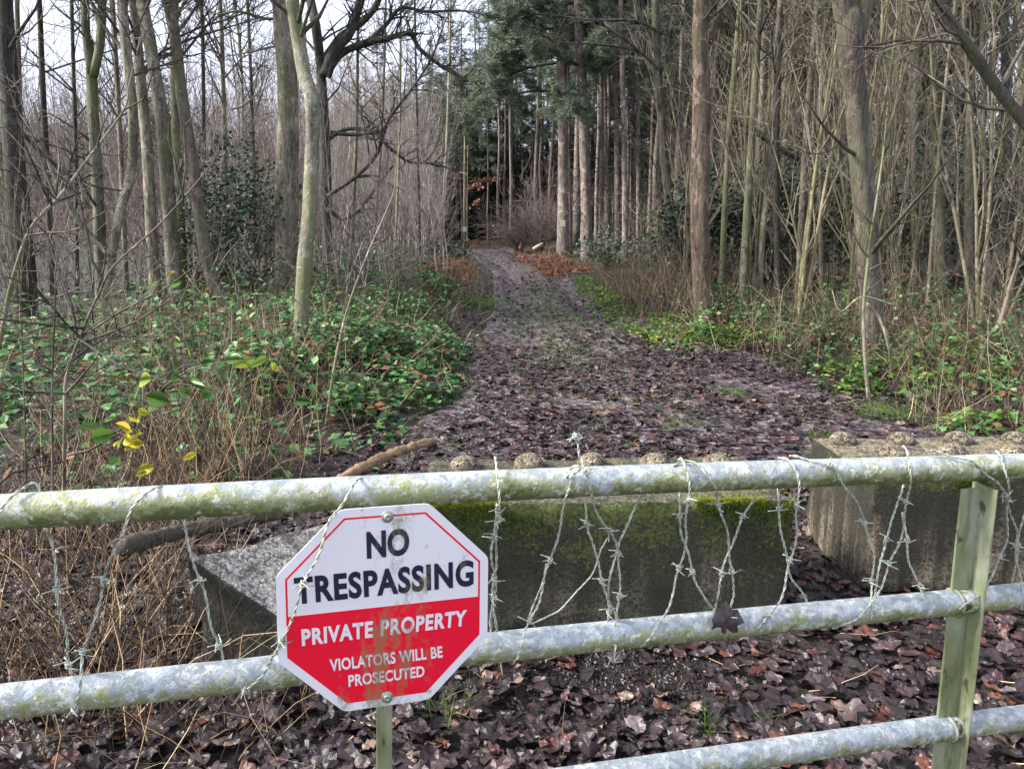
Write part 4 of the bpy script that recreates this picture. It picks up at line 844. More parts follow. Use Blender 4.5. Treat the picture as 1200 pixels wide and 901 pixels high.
def tree(label, pts, w0, w1, bk, name='bare_tree', cat='tree', ext=7., crown=(26, 120, 420), l1=2.2, tmin=.3, twigm='twigdark', limbs=(), flare=1.25, group=None, sides=14, dY=0., flutes=0., base=None, low=0):
    b = on_ground(*pts[0]) if base is None else base; Y = b[1]+dY; O = np.array([b[0], Y, b[2]])
    rng = np.random.default_rng(int(pts[0][0]*7+pts[0][1])); q = [at_Y(x, y, Y+rng.normal(0, .01)*Y) if i else at_Y(x, y, Y) for i, (x, y) in enumerate(pts)]
    q[0] = q[0].copy(); dd = q[1]-q[0]; q.insert(0, q[0]-dd/np.linalg.norm(dd)*.15)
    T = q[-1]-q[-2]; T /= np.linalg.norm(T); T = T*.5+np.array([0, 0, .5]); T /= np.linalg.norm(T); hseen = q[-1][2]-q[0][2]; last = q[-1]
    for k in range(1, 5): last = last+T*ext/4+rng.normal(0, .06*ext/4, 3)*[1, 1, 0]; q.append(last)
    w0 *= .88; w1 *= .88; n = 46; C = catmull(q, n); hz = (C[:, 2]-C[0, 2])/hseen; s_ = Y/FPX/2*1.02
    R = np.interp(hz, [0, 1, 1+ext/hseen], [w0*s_, w1*s_, w1*s_*.18]); R *= 1+(flare-1)*np.exp(-np.clip(hz, 0, None)/.05)
    root = empty(name, O, label, cat, group); g = Geo(); tube(g, C-O, R, sides, rough=.16 if w0 > 8 else .08, flutes=flutes)
    link('trunk', g.mesh('trunk', M[bk]), root); g = Geo(); rng2 = rng
    crown_from((C-O)[None], R[None], g, *crown, tmin, .98, l1, rng2)
    if low: 
        P, D, Rr, ln, t = spawn((C-O)[None], R[None], low, .08, .5, 1.3, rng2, 0.); c1, r1_ = twigs(g, P, D, rng2.uniform(.3, 1.2, low), .006, 4, 3, .25, 0, rng=rng2)
        P, D, Rr, ln, t = spawn(c1, r1_, low*3, .2, 1, .7, rng2, 0.); twigs(g, P, D, rng2.uniform(.1, .5, low*3), .003, 3, 3, .3, 0, rng=rng2)
    link('branches', g.mesh('branches', M[twigm]), root)
    for lm in limbs:
        pts2, wa, wb, nt_ = lm; P = [at_Y(x, y, Y+(i*.05*Y/10)*rng.uniform(-1, 1)) for i, (x, y) in enumerate(pts2)]; Cc = catmull(P, max(14, len(pts2)*5)); g = Geo()
        Rr = np.linspace(wa, wb, len(Cc))*s_; tube(g, Cc-O, Rr, 8, rough=.12)
        if nt_:
            P, D, R3, ln, t = spawn((Cc-O)[None], Rr[None], nt_, .15, 1, .8, rng, .1); c1, r1_ = twigs(g, P, D, ln*rng.uniform(.1, .35, nt_), np.minimum(R3*.5, .02)+.003, 5, 4, .2, .05, rng=rng)
            P, D, R3, ln, t = spawn(c1, r1_, nt_*4, .15, 1, .7, rng, .05); twigs(g, P, D, ln*rng.uniform(.25, .6, len(P)), R3*.6+.002, 4, 3, .22, .03, rng=rng)
        link('limb', g.mesh('limb', M[bk]), root)
    return root
# --- left side
tree('thick dark trunk rising at the far left edge of the photo', [(30, 372), (22, 250), (12, 130), (4, 0)], 30, 20, 'dark', ext=8, low=8, limbs=[([(20, 150), (60, 190), (100, 215), (150, 225)], 5, 2, 10)])
tree('slim trunk forking into two stems high on the left', [(120, 350), (116, 250), (110, 150), (107, 85)], 15, 13, 'green', ext=.5, crown=(6, 20, 60), limbs=[([(107, 88), (101, 40), (99, -60), (96, -200)], 9, 6, 6), ([(109, 90), (118, 45), (121, -50), (126, -200)], 10, 6, 6)])
tree('thin dark tree with a forked tip between the far-left trunk and the forked tree', [(62, 345), (56, 220), (50, 100), (46, 0)], 9, 6, 'dark', low=10)
tree('dark crooked trunk with pale upper stem crossing left of the twin grey trunks', [(118, 372), (128, 320), (140, 250), (154, 200), (156, 130), (148, 60), (143, 0)], 10, 12, 'grey', low=8, limbs=[([(130, 300), (100, 270), (70, 220), (50, 170), (40, 120)], 7, 3, 8)])
tree('straight grey-brown trunk, left one of the close twin trunks', [(184, 362), (178, 280), (172, 170), (162, 60), (156, 0)], 15, 11, 'grey', low=8)
tree('taller pale grey trunk, right one of the close twin trunks', [(206, 365), (202, 300), (192, 160), (177, 60), (166, 0)], 19, 14, 'grey', low=8)
tree('sinuous fawn trunk leaning left above a bent foot', [(268, 368), (246, 320), (233, 250), (226, 190), (214, 120), (207, 60), (198, 0)], 17, 12, 'brown', low=6)
tree('mossy upright trunk just behind the sinuous fawn trunk', [(215, 350), (210, 240), (205, 120), (204, 0)], 12, 10, 'green', low=6, limbs=[([(205, 62), (185, 70), (168, 90)], 5, 2, 6), ([(206, 40), (222, 20), (240, -10)], 4, 2, 6)])
tree('tall stout grey-brown trunk with small branch stubs left of the silver tree', [(334, 352), (336, 250), (337, 120), (331, 0)], 31, 24, 'grey', ext=10, name='conifer_tree', low=10, limbs=[([(333, 22), (310, 22), (280, 14), (255, 18)], 4, 1.5, 10), ([(335, 52), (315, 56), (290, 62), (265, 66)], 3, 1, 8)])
tree('pale silver trunk with a kink, nearest tree left of the path', [(352, 420), (354, 360), (358, 300), (364, 230), (366, 160), (366, 118), (356, 85), (349, 40), (343, 0)], 19, 16, 'silver', ext=7, low=6, sides=18)
tree('dark spreading tree with long crooked limbs reaching over the path', [(384, 325), (383, 250), (381, 160), (376, 80), (370, 30), (362, -10)], 13, 11, 'dark', ext=5, low=0, twigm='twigdark', crown=(18, 90, 300),
     limbs=[([(381, 90), (392, 60), (410, 38), (420, 10), (428, -20)], 14, 8, 14), ([(380, 70), (398, 45), (422, 28), (440, 8), (450, -20)], 9, 6, 14), ([(384, 82), (402, 62), (430, 50), (455, 45), (480, 40), (492, 58), (515, 76), (548, 96)], 9, 2.5, 26), ([(430, 50), (452, 30), (470, 10), (500, 14), (540, 13), (570, 18)], 5, 1.5, 24), ([(383, 165), (405, 152), (436, 154), (455, 172), (480, 190), (510, 192), (542, 205)], 4.5, 1.8, 22), ([(384, 245), (400, 256), (416, 250), (430, 235), (445, 215), (460, 195)], 4.5, 2, 10), ([(388, 156), (420, 158), (446, 154), (456, 140)], 5, 2, 6), ([(384, 230), (420, 205), (442, 180), (456, 140), (480, 108), (505, 70), (520, 30)], 5, 1.5, 24)])
tree('thin straight dark pole standing alone left of the path bend', [(492, 318), (491, 240), (489, 150), (487, 60), (486, 0)], 3.6, 2.5, 'dark', ext=3, crown=(8, 20, 40), sides=7)
for (x0, y0, x1, w_, bk, lb) in ((25, 352, 20, 8, 'grey', 'slender grey tree beside the thick far-left trunk'), (90, 335, 84, 6, 'dark', 'thin dark tree seen left of the forked tree'), (148, 340, 132, 7, 'grey', 'thin grey tree behind the crooked dark trunk'), (238, 340, 236, 6, 'dark', 'thin dark tree right of the sinuous fawn trunk'), (266, 335, 258, 7, 'grey', 'slender tree in front of the holly bush'), (300, 330, 290, 5, 'dark', 'dark sapling right of the holly bush'), (410, 320, 420, 5, 'green', 'greenish slender tree right of the dark spreading tree'), (436, 318, 452, 4, 'twig', 'thin leaning tree further right of the dark spreading tree'), (462, 312, 470, 4, 'silver', 'pale thin birch near the path left side'), (515, 305, 528, 4, 'silver', 'pale thin birch closest to the far path bend')):
    tree(lb, [(x0, y0), ((x0+x1)/2+2, y0*.55), (x1, 0)], w_, w_*.7, bk, name='young_tree', ext=5, crown=(22, 90, 260), low=8, sides=9, twigm='twig' if bk != 'dark' else 'twigdark')
tree('arching pale bare sapling sweeping up right from the left edge', [(4, 380), (14, 330), (36, 268), (70, 230), (104, 185), (146, 128)], 6, 2.5, 'silver', name='sapling', ext=.4, crown=(10, 30, 60), l1=.8, dY=-1.6*0, sides=8, base=np.array([-2.75, 4.2, .02]), flare=1.1, low=8)
tree('crooked thin bush stem with crossing twigs in the left foreground', [(75, 575), (76, 490), (78, 440), (100, 380), (118, 340), (135, 310), (190, 260), (250, 190)], 5.5, 2, 'twig', name='sapling', ext=.3, crown=(12, 40, 70), l1=.7, sides=8, base=np.array([-1.75, 3.0, .02]), low=10, tmin=.25)
tree('orange-yellow thin upright shoot, the taller of two behind the left gate end', [(62, 575), (61, 500), (62, 420), (65, 345)], 4, 2.2, 'brown', name='sapling', ext=.25, crown=(3, 4, 0), l1=.15, base=np.array([-1.5, 2.5, .02]), sides=6, flare=1.05)
tree('orange-yellow thin upright shoot, the shorter of two behind the left gate end', [(31, 575), (29, 500), (27, 430), (26, 390)], 3, 1.6, 'brown', name='sapling', ext=.15, crown=(3, 4, 0), l1=.15, base=np.array([-1.6, 2.5, .02]), sides=6, flare=1.05)
tree('pale thin shoot rising through the brambles right of the silver tree', [(382, 500), (392, 430), (405, 370), (430, 300), (460, 230)], 5, 2, 'silver', name='sapling', ext=.6, crown=(10, 24, 40), l1=.6, sides=7, flare=1.1, low=4)
# --- right side
tree('dark mossy slender trunk leaning left, nearest dark tree right of the path', [(797, 318), (788, 260), (778, 180), (772, 90), (768, 0)], 13, 9, 'dark', ext=6, low=6, limbs=[([(776, 40), (745, 25), (700, 24), (660, 20), (622, 16)], 3.4, 1.4, 14), ([(777, 82), (745, 60), (700, 52), (655, 50), (630, 38)], 3.4, 1.4, 14), ([(776, 85), (740, 52), (700, 25), (690, 10)], 3, 1.4, 10)])
tree('smooth brown trunk with a dark split foot on the right verge', [(827, 382), (823, 330), (820, 240), (822, 120), (820, 50), (822, 0)], 28, 18, 'redbrown', ext=8, low=3, flare=1.15, limbs=[([(826, 60), (838, 38), (848, 0), (856, -40)], 7, 5, 8)])
tree('thick ridged grey trunk widening at its fork, largest tree right of the path', [(1022, 420), (1019, 340), (1014, 250), (1006, 150), (1000, 90), (996, 40), (995, 20)], 27, 27, 'brown', ext=.3, crown=(4, 10, 30), flare=1.12, sides=22, flutes=.05, limbs=[([(997, 42), (988, 8), (982, -60), (976, -200)], 22, 14, 8), ([(999, 45), (1010, 10), (1022, -60), (1036, -200)], 22, 14, 8), ([(1001, 60), (1050, 48), (1060, 48)], 3, 1.5, 4)], low=6)
tree('green mossy pole between the brown trunk and the ridged trunk', [(868, 368), (873, 300), (880, 180), (886, 80), (892, 0)], 11, 8, 'green', low=8, sides=10)
tree('brown leaning stem right beside the green mossy pole', [(888, 362), (893, 280), (905, 150), (915, 0)], 9, 7, 'grey', low=8, sides=10)
tree('green barked trunk right of the ridged trunk', [(1102, 345), (1100, 230), (1096, 110), (1088, 0)], 15, 10, 'green', ext=6, low=10, limbs=[([(1100, 150), (1080, 110), (1070, 50), (1066, 0)], 4, 3, 12), ([(1075, 55), (1100, 85), (1110, 120), (1120, 150), (1140, 165)], 4, 2, 14), ([(1100, 165), (1118, 195), (1128, 240), (1150, 262)], 4, 2, 14)])
for (x0, y0, x1, w_, bk, lb) in ((845, 345, 868, 8, 'green', 'thin mossy tree just right of the brown split-foot trunk'), (912, 350, 914, 9, 'dark', 'dark thin tree left of the ridged trunk'), (935, 352, 958, 9, 'grey', 'grey thin tree leaning right towards the ridged trunk'), (962, 350, 968, 6, 'twig', 'very thin pale pole left of the ridged trunk'), (1050, 360, 1040, 8, 'green', 'greenish pole close to the right of the ridged trunk'), (1072, 350, 1075, 6, 'grey', 'thin grey pole between the ridged and the green trunks'), (1135, 345, 1142, 11, 'grey', 'grey-brown trunk right of the green barked trunk'), (1160, 350, 1150, 6, 'twig', 'pale thin pole near the right edge'), (1190, 345, 1178, 11, 'dark', 'dark trunk at the right edge of the photo'), (1085, 380, 1120, 5, 'twig', 'thin pole slanting right behind the right brambles')):
    tree(lb, [(x0, y0), ((x0+x1)/2-3, y0*.5), (x1, 0)], w_, w_*.75, bk, name='young_tree', ext=6, crown=(26, 100, 300), low=10, sides=9, twigm='twig')
tree('dark red-brown leaning trunk slanting across the top right corner', [(1290, 300), (1240, 190), (1205, 148), (1170, 105), (1135, 55), (1100, 0)], 17, 12, 'dark', name='leaning_tree', ext=3, crown=(10, 40, 90), base=np.array([5.6, 8., .2]), flare=1.)
tree('pale crossed sapling standing in front of the ridged trunk', [(1018, 470), (1014, 420), (1012, 360), (1018, 300), (1025, 250), (1035, 180)], 5.5, 2.5, 'silver', name='sapling', ext=.6, crown=(12, 30, 40), l1=.8, sides=8, flare=1.1, limbs=[([(1016, 356), (1030, 372), (1040, 400), (1046, 436)], 4, 3, 0), ([(1048, 358), (1010, 348), (985, 365), (975, 340)], 2.5, 1.2, 0)])
tree('pale bent branch-like sapling at the lower right', [(1115, 430), (1140, 400), (1168, 385), (1185, 330), (1200, 290)], 7, 3.5, 'twig', name='sapling', ext=.8, crown=(16, 40, 60), l1=.9, sides=8, flare=1.1)

# --- instanced kinds -------------------------------------------------------
def proto_sapling(seed, H, r0, n1, n2, n3, bk, tw, lean=.06, l1=.28, ang=.6, forks=1):
    rng = np.random.default_rng(seed); gt = Geo(); gc = Geo()
    for f in range(forks):
        D = np.array([rng.normal(0, lean+.05*(forks > 1)), rng.normal(0, lean+.05*(forks > 1)), 1.]); D /= np.linalg.norm(D); P = [np.array([0, 0, -.15])]
        for k in range(7): D = D+rng.normal(0, .055, 3)*[1, 1, 0]; D /= np.linalg.norm(D); P.append(P[-1]+D*H/7)
        n_ = 20; C = catmull(P, n_); R = r0*np.linspace(1, .2, n_)*(1+.3*np.exp(-np.linspace(0, 30, n_))); tube(gt, C, R, 6, rough=.1)
        crown_from(C[None], R[None], gc, n1, n2, n3, .12, .98, H*l1, rng, .3, ang, .5, 4, .14)
    return gt.mesh('trunk', M[bk]), gc.mesh('branches', M[tw])
def put(protos, name, label, cat, group, spots, smin=.8, smax=1.25, hf=None):
    for (x_, y_) in spots:
        t_ = protos[int(RNG.integers(len(protos)))]; u_ = x_/y_*900+600; lb_ = label
        for lim, w_ in ((60, 'near the thick far-left trunk'), (150, 'behind the forked tree'), (250, 'behind the twin grey trunks'), (330, 'behind the holly bush'), (440, 'behind the dark spreading tree'), (500, 'left of the lone thin dark pole'), (560, 'right of the lone thin dark pole'), (640, 'in line with the path bend'), (700, 'beside the two big pines'), (790, 'left of the dark mossy leaning trunk'), (850, 'around the brown split-foot trunk'), (940, 'around the green mossy pole'), (1060, 'around the ridged trunk'), (1130, 'around the green barked trunk'), (9999, 'towards the right edge')):
            if u_ < lim: break
        if y_ > 0: lb_ = label+', '+w_+(', far back' if y_ > 34 else '')
        if len(lb_.split()) > 16: lb_ = lb_.replace(', far back', '')
        if len(lb_.split()) > 16: lb_ = label
        o = empty(name, (x_, y_, float(ground(x_, y_))), lb_, cat, group, RNG.uniform(0, 6.28))
        s_ = RNG.uniform(smin, smax)*(hf(x_, y_) if hf else 1.); o.scale = (s_, s_, s_*RNG.uniform(.9, 1.15))
        for nm, me in t_: link(nm, me, o)
def two(p): return [('trunk', p[0]), ('branches', p[1])]
def spots(n, fn, dmin, cond=None, seed=0):
    r = np.random.default_rng(seed); res = []; k = 0
    while len(res) < n and k < n*60:
        k += 1; p = fn(r)
        if abs(p[0]) > p[1]*.72+1.0: continue
        if cond is not None and not cond(*p): continue
        if all((p[0]-q[0])**2+(p[1]-q[1])**2 > dmin*dmin for q in res): res.append(p)
    return res
birch = [two(proto_sapling(100+i, 8.5, .04, 20, 90, 300, 'birch', 'birchtwig', ang=.55)) for i in range(5)]
hazel = [two(proto_sapling(200+i, 6.0, .026, 9, 30, 70, 'hazel' if i % 2 else 'twig', 'twig', forks=3, ang=.4)) for i in range(5)]
maiden = [two(proto_sapling(300+i, 11, .065, 24, 110, 330, 'grey', 'twigdark', ang=.8)) for i in range(5)]
put(birch, 'birch_sapling', 'slender pale bare sapling', 'sapling', 'pale saplings left of the path', spots(125, lambda r: (pl(y := r.uniform(13, 44))-.9-abs(r.normal(0, 3.2)), y), .45, seed=1), .75, 1.15, lambda x, y: (.15*y+1.2)/8.5)
put(hazel, 'multi_stemmed_sapling', 'thin many-stemmed bare sapling', 'sapling', 'thin saplings in the right undergrowth', spots(40, lambda r: (pr(y := r.uniform(9.5, 24))+.8+r.random()**1.1*14, y), .6, lambda x, y: x > y*.19+.2, seed=2), .7, 1.2)
put(hazel, 'multi_stemmed_sapling', 'low many-stemmed bare sapling', 'sapling', 'thin saplings in the left undergrowth', spots(26, lambda r: (pl(y := r.uniform(9, 26))-2.8-r.random()*14, y), .9, seed=3), .35, .6)
put(maiden, 'bare_tree', 'tall bare grey broadleaf tree', 'tree', 'bare trees in the left wood', spots(11, lambda r: (-4.5-r.random()*22, r.uniform(13, 32)), 1.6, lambda x, y: x < -y*.24, seed=4), .7, 1.1)
put(maiden, 'bare_tree', 'smaller bare grey tree', 'tree', 'smaller bare trees on the left slope', spots(34, lambda r: (-5-r.random()*28, r.uniform(28, 50)), 1.3, lambda x, y: x < -y*.2, seed=14), .8, 1.15, lambda x, y: (.15*y+1.)/11)
put(maiden, 'bare_tree', 'bare grey broadleaf tree', 'tree', 'bare trees in the right wood', spots(40, lambda r: (pr(y := r.uniform(14, 36))+4+r.random()*20, y), 1.3, lambda x, y: x > y*.2, seed=5), .9, 1.4)
# pines with bare poles and high crown
def proto_pine(seed, H, r0, clear, L0, ntuft, mat='needle', bk='pine', dead=30, droop=-.05, tz=.2, nb=60):
    rng = np.random.default_rng(seed); gt = Geo(); gd_ = Geo(); gn = Geo(); P = [np.array([0, 0, -.2])]; 
    for k in range(6): P.append(np.array([rng.normal(0, .05), rng.normal(0, .05), H*(k+1)/6]))
    C = catmull(P, 26); R = r0*np.linspace(1, .2, 26)*(1+.3*np.exp(-np.linspace(0, 26, 26))); tube(gt, C, R, 9, rough=.08)
    z_ = rng.uniform(min(.12, clear*.5), clear, dead)*H; a_ = rng.uniform(0, 6.28, dead); Pd = np.stack([np.interp(z_, C[:, 2], C[:, 0]), np.interp(z_, C[:, 2], C[:, 1]), z_], 1)
    twigs(gd_, Pd, np.stack([np.cos(a_), np.sin(a_), rng.uniform(-.3, .3, dead)], 1), rng.uniform(.2, 1.0, dead), .009, 3, 3, .2, rng=rng)
    z_ = rng.uniform(clear*.92, 1, nb)*H; a_ = rng.uniform(0, 6.28, nb); ln = L0*(1.15-(z_/H-clear)/(1-clear))*rng.uniform(.6, 1.1, nb)
    Pb = np.stack([0*z_, 0*z_, z_], 1); c1, r1_ = twigs(gd_, Pb, np.stack([np.cos(a_), np.sin(a_), rng.uniform(-.1, .35, nb)], 1), ln, .03, 5, 3, .1, droop, .2, rng=rng)
    Pp, D, Rr, l_, t = spawn(c1, r1_, nb*4, .3, 1, .8, rng, 0.); c2, r2 = twigs(gd_, Pp, D, l_*rng.uniform(.15, .35, len(Pp)), .01, 3, 3, .2, 0, rng=rng)
    Pp, D, Rr, l_, t = spawn(c2, r2, ntuft, .1, 1, .5, rng, 0.); Pp = Pp+rng.normal(0, .07, Pp.shape)
    for q in range(4):
        s_ = Pp[q::4]; scatter(gn, TUFT[q], s_, rng.uniform(0, 6.28, len(s_)), rng.uniform(0, 1.3, len(s_)), rng.uniform(.16, .34, len(s_)), np.clip(rng.normal(.5, .25, len(s_)), 0, 1))
    return [('trunk', gt.mesh('trunk', M[bk])), ('branches', gd_.mesh('branches', M['twigdark'])), ('needles', gn.mesh('needles', M[mat], False))]
pole = [proto_pine(400+i, 17, .105, .48, 2.1, 1700) for i in range(4)]
spr = [proto_pine(500+i, 16, .17, .08, 3.2, 4600, 'needledark', 'pine', 20, -.12, nb=130) for i in range(3)]
put(pole, 'pine_tree', 'straight thin pinkish pine pole', 'pine tree', 'pine poles right of the path', spots(72, lambda r: (pr(y := r.uniform(24, 52))+1.3+r.random()*16+(y > 34)*1.0, y), 1.0, seed=6))
put(pole, 'pine_tree', 'short thin pine pole at the far bend', 'pine tree', 'pine poles at the far bend', spots(16, lambda r: (r.uniform(-7, -1.5), r.uniform(40, 52)), 1.0, cond=lambda x, y: x < -2.2 or y > 45, seed=7), .5, .62)
put(spr, 'spruce_tree', 'dark dense spruce', 'spruce tree', 'dark spruces behind the path bend', spots(30, lambda r: (r.uniform(-9, 6), r.uniform(50, 70)), 1.7, seed=8), .58, .82)
put(spr, 'spruce_tree', 'tall dark spruce filling the gap', 'spruce tree', 'tall dark spruces at the end of the path', spots(9, lambda r: (r.uniform(-4.6, 2.6), r.uniform(54, 60)), 1.5, seed=31), .82, .98)
put(spr, 'spruce_tree', 'bluish dark spruce', 'spruce tree', 'dark spruces in the left background', spots(20, lambda r: (r.uniform(-26, -6), r.uniform(50, 66)), 2.2, seed=9), .55, .82)
put(spr, 'spruce_tree', 'tall dark spruce', 'spruce tree', 'dark spruces in the right background', spots(28, lambda r: (r.uniform(4, 34), r.uniform(42, 60)), 2.2, lambda x, y: x < y*.58, seed=10), .9, 1.15)
put(spr, 'spruce_tree', 'dark spruce among bare poles', 'spruce tree', 'dark spruces among the right-hand trees', spots(10, lambda r: (r.uniform(8, 22), r.uniform(27, 40)), 2.6, lambda x, y: y*.3 < x < y*.55, seed=21), .7, 1.0)

# two big pines
def big_pine(label, px, py, topx, w_, seed, H=17, foliage=None, tagpx=None):
    b = on_ground(px, py); Y = b[1]; rng = np.random.default_rng(seed); root = empty('pine_tree', b, label, 'pine tree')
    dx = at_Y(topx, 0, Y)[0]-b[0]; hh = at_Y(topx, 0, Y)[2]-b[2]; r0 = w_*Y/FPX/2; g = Geo(); C = catmull([(0, 0, -.2), (dx*.5+.03, 0, hh*.5), (dx, 0, hh), (dx*1.3, .1, hh*1.5), (dx*1.4, 0, H)], 50)
    R = r0*np.interp(C[:, 2], [0, hh, H], [1, .72, .15])*(1+.3*np.exp(-np.clip(C[:, 2], 0, 9)/.3)); tube(g, C, R, 16, rough=.1); link('trunk', g.mesh('trunk', M['pine']), root)
    gb = Geo(); n_ = 34; z_ = rng.uniform(.8, 5, n_); a_ = rng.uniform(0, 6.28, n_); Pd = np.stack([np.interp(z_, C[:, 2], C[:, 0]), 0*z_, z_], 1)
    twigs(gb, Pd, np.stack([np.cos(a_), np.sin(a_), rng.uniform(-.2, .2, n_)], 1), rng.uniform(.25, .9, n_), .016, 3, 3, .2, rng=rng)
    nb = 46; z_ = rng.uniform(foliage[0], H, nb); a_ = rng.uniform(0, 6.28, nb); a_ = np.where(rng.random(nb) < foliage[2], rng.normal(math.pi, .7, nb), a_)
    ln = foliage[1]*rng.uniform(.6, 1.1, nb)*np.interp(z_, [foliage[0], H], [1.05, .5]); Pb = np.stack([np.interp(z_, C[:, 2], C[:, 0]), 0*z_, z_], 1)
    c1, r1_ = twigs(gb, Pb, np.stack([np.cos(a_), np.sin(a_), rng.uniform(0, .3, nb)], 1), ln, .05, 6, 4, .13, -.07, .2, rng=rng)
    Pp, D, Rr, l_, t = spawn(c1, r1_, nb*9, .25, 1, .9, rng, 0.); c2, r2 = twigs(gb, Pp, D, l_*rng.uniform(.12, .32, len(Pp)), .014, 3, 3, .22, 0, rng=rng)
    link('branches', gb.mesh('branches', M['twigdark']), root); gn = Geo(); Pp, D, Rr, l_, t = spawn(c2, r2, 15000, .15, 1, .5, rng, 0.); Pp = Pp+rng.normal(0, .06, Pp.shape)
    for q in range(4):
        s_ = Pp[q::4]; scatter(gn, TUFT[q], s_, rng.uniform(0, 6.28, len(s_)), rng.uniform(0, 1.2, len(s_)), rng.uniform(.14, .28, len(s_)), np.clip(rng.normal(.6, .25, len(s_)), 0, 1))
    link('needles', gn.mesh('needles', M['needle'], False), root)
    if tagpx:
        p_ = at_Y(*tagpx, Y)-b; me = bpy.data.meshes.new('marker'); w2, h2 = .07, .09; xx = np.interp(p_[2], C[:, 2], C[:, 0]); 
        V = [(p_[0]+sx_*w2, -r0*1.0-.03-yy, p_[2]+sz_*h2) for yy in (0, .015) for sx_, sz_ in ((-1, -1), (1, -1), (1, 1), (-1, 1))]
        me.from_pydata(V, [], [(0, 1, 2, 3), (4, 5, 6, 7), (0, 1, 5, 4), (1, 2, 6, 5), (2, 3, 7, 6), (3, 0, 4, 7)]); me.materials.append(M['tagy']); link('marker', me, root)
big_pine('stout pine trunk with a small cream marker, left of the two big pines', 660, 302, 657, 14, 1, foliage=(4.4, 3.0, .5), tagpx=(659, 262))
big_pine('stout pine trunk without a marker, right of the two big pines', 689, 301, 677, 13.5, 2, foliage=(5.2, 3.0, .2))
for (bx, by, tx, w_, lb) in ((668, 298, 663, 5, 'thin pale pine squeezed between the two big pines'), (704, 297, 704, 6, 'thin pine directly right of the two big pines'), (713, 296, 704, 5, 'second thin pine right of the two big pines'), (724, 298, 718, 7, 'third thin pine right of the two big pines'), (733, 300, 727, 7, 'fourth thin pine right of the two big pines'), (748, 298, 745, 5, 'fifth thin pine right of the two big pines')):
    big_pine(lb, bx, by, tx, w_, bx, 15, foliage=(7.5, 1.5, .0))
# ivy at the foot of the brown trunk, holly
def bush(name, label, c, rx, ry, rz_, n, tm, mat, smin, smax, stems=16):
    root = empty(name, c, label, 'bush'); g = Geo(); d = RNG.normal(0, 1, (n, 3)); d /= np.linalg.norm(d, axis=1)[:, None]; r_ = RNG.random(n)**.45
    lump = .7+.6*vn(d[:, 0]*3+9, d[:, 2]*3+d[:, 1]*2+9, 8); P = d*(r_*lump)[:, None]*np.array([rx, ry, rz_])+np.array([0, 0, rz_*.95]); P = P[P[:, 2] > .02]
    k = vn(P[:, 0]*5+P[:, 1]*3, P[:, 2]*5+P[:, 1]*2, 14) > .36; P = P[k]
    scatter(g, tm, P, RNG.uniform(0, 6.28, len(P)), np.abs(RNG.normal(.5, .5, len(P))), RNG.uniform(smin, smax, len(P)), np.clip(RNG.normal(.5, .27, len(P)), 0, 1)); link('leaves', g.mesh('leaves', mat, False), root)
    g = Geo(); a_ = RNG.uniform(0, 6.28, stems); c1, r1_ = twigs(g, np.stack([np.cos(a_)*.1, np.sin(a_)*.1, 0*a_-.05], 1), np.stack([np.cos(a_)*rx*.5, np.sin(a_)*ry*.5, np.full(stems, rz_)], 1), rz_*1.7, .02, 5, 4, .15)
    Pp, D, Rr, l_, t = spawn(c1, r1_, stems*8, .2, 1, .7); twigs(g, Pp, D, l_*.3, .006, 3, 3, .2); link('stems', g.mesh('stems', M['twig']), root)
c = on_ground(285, 352); bush('holly_bush', 'dark glossy holly bush between the sinuous trunk and the stout trunk', c, 1.0, .8, 1.35, 6500, OVS, M['holly'], .05, .085)
c = on_ground(240, 345); bush('holly_bush', 'thinner grey-green holly just left of the dark holly', c, .9, .7, .9, 1800, OVS, M['holly'], .045, .075)
c = on_ground(845, 378); bush('ivy_clump', 'dark green ivy growing at the foot of the brown split-foot trunk', c, .33, .3, .3, 700, OVS, M['bramble'], .05, .08, 5)
c = on_ground(720, 312); bush('evergreen_bush', 'low grey-green bush at the verge below the thin pines', c, 1.1, 1.0, .5, 1500, OVS, M['holly'], .06, .1)
c = on_ground(525, 306); bush('evergreen_bush', 'small dark evergreen bush at the left of the far path', c, .7, .8, .35, 700, OVS, M['holly'], .07, .11)
for (x_, y_, lb, sc_) in ((5.6, 15.5, 'dark evergreen bush just left of the ridged trunk', 1.), (8.3, 16.5, 'dark evergreen bush behind the ridged trunk', 1.25), (10.6, 16.2, 'dark evergreen bush right of the green barked trunk', 1.2), (12.6, 18.5, 'dark evergreen bush near the right edge of the photo', 1.4), (6.3, 20.5, 'dark evergreen bush deep behind the green mossy pole', 1.3), (9.4, 21.5, 'dark evergreen bush deep in the wood behind the ridged trunk', 1.5), (3.9, 15.8, 'dark evergreen bush between the brown trunk and the mossy pole', .8)):
    bush('evergreen_bush', lb, (x_, y_, float(ground(x_, y_))), 1.5*sc_, 1.1*sc_, 1.35*sc_, 3800, OVS, M['needledark'], .08, .14)
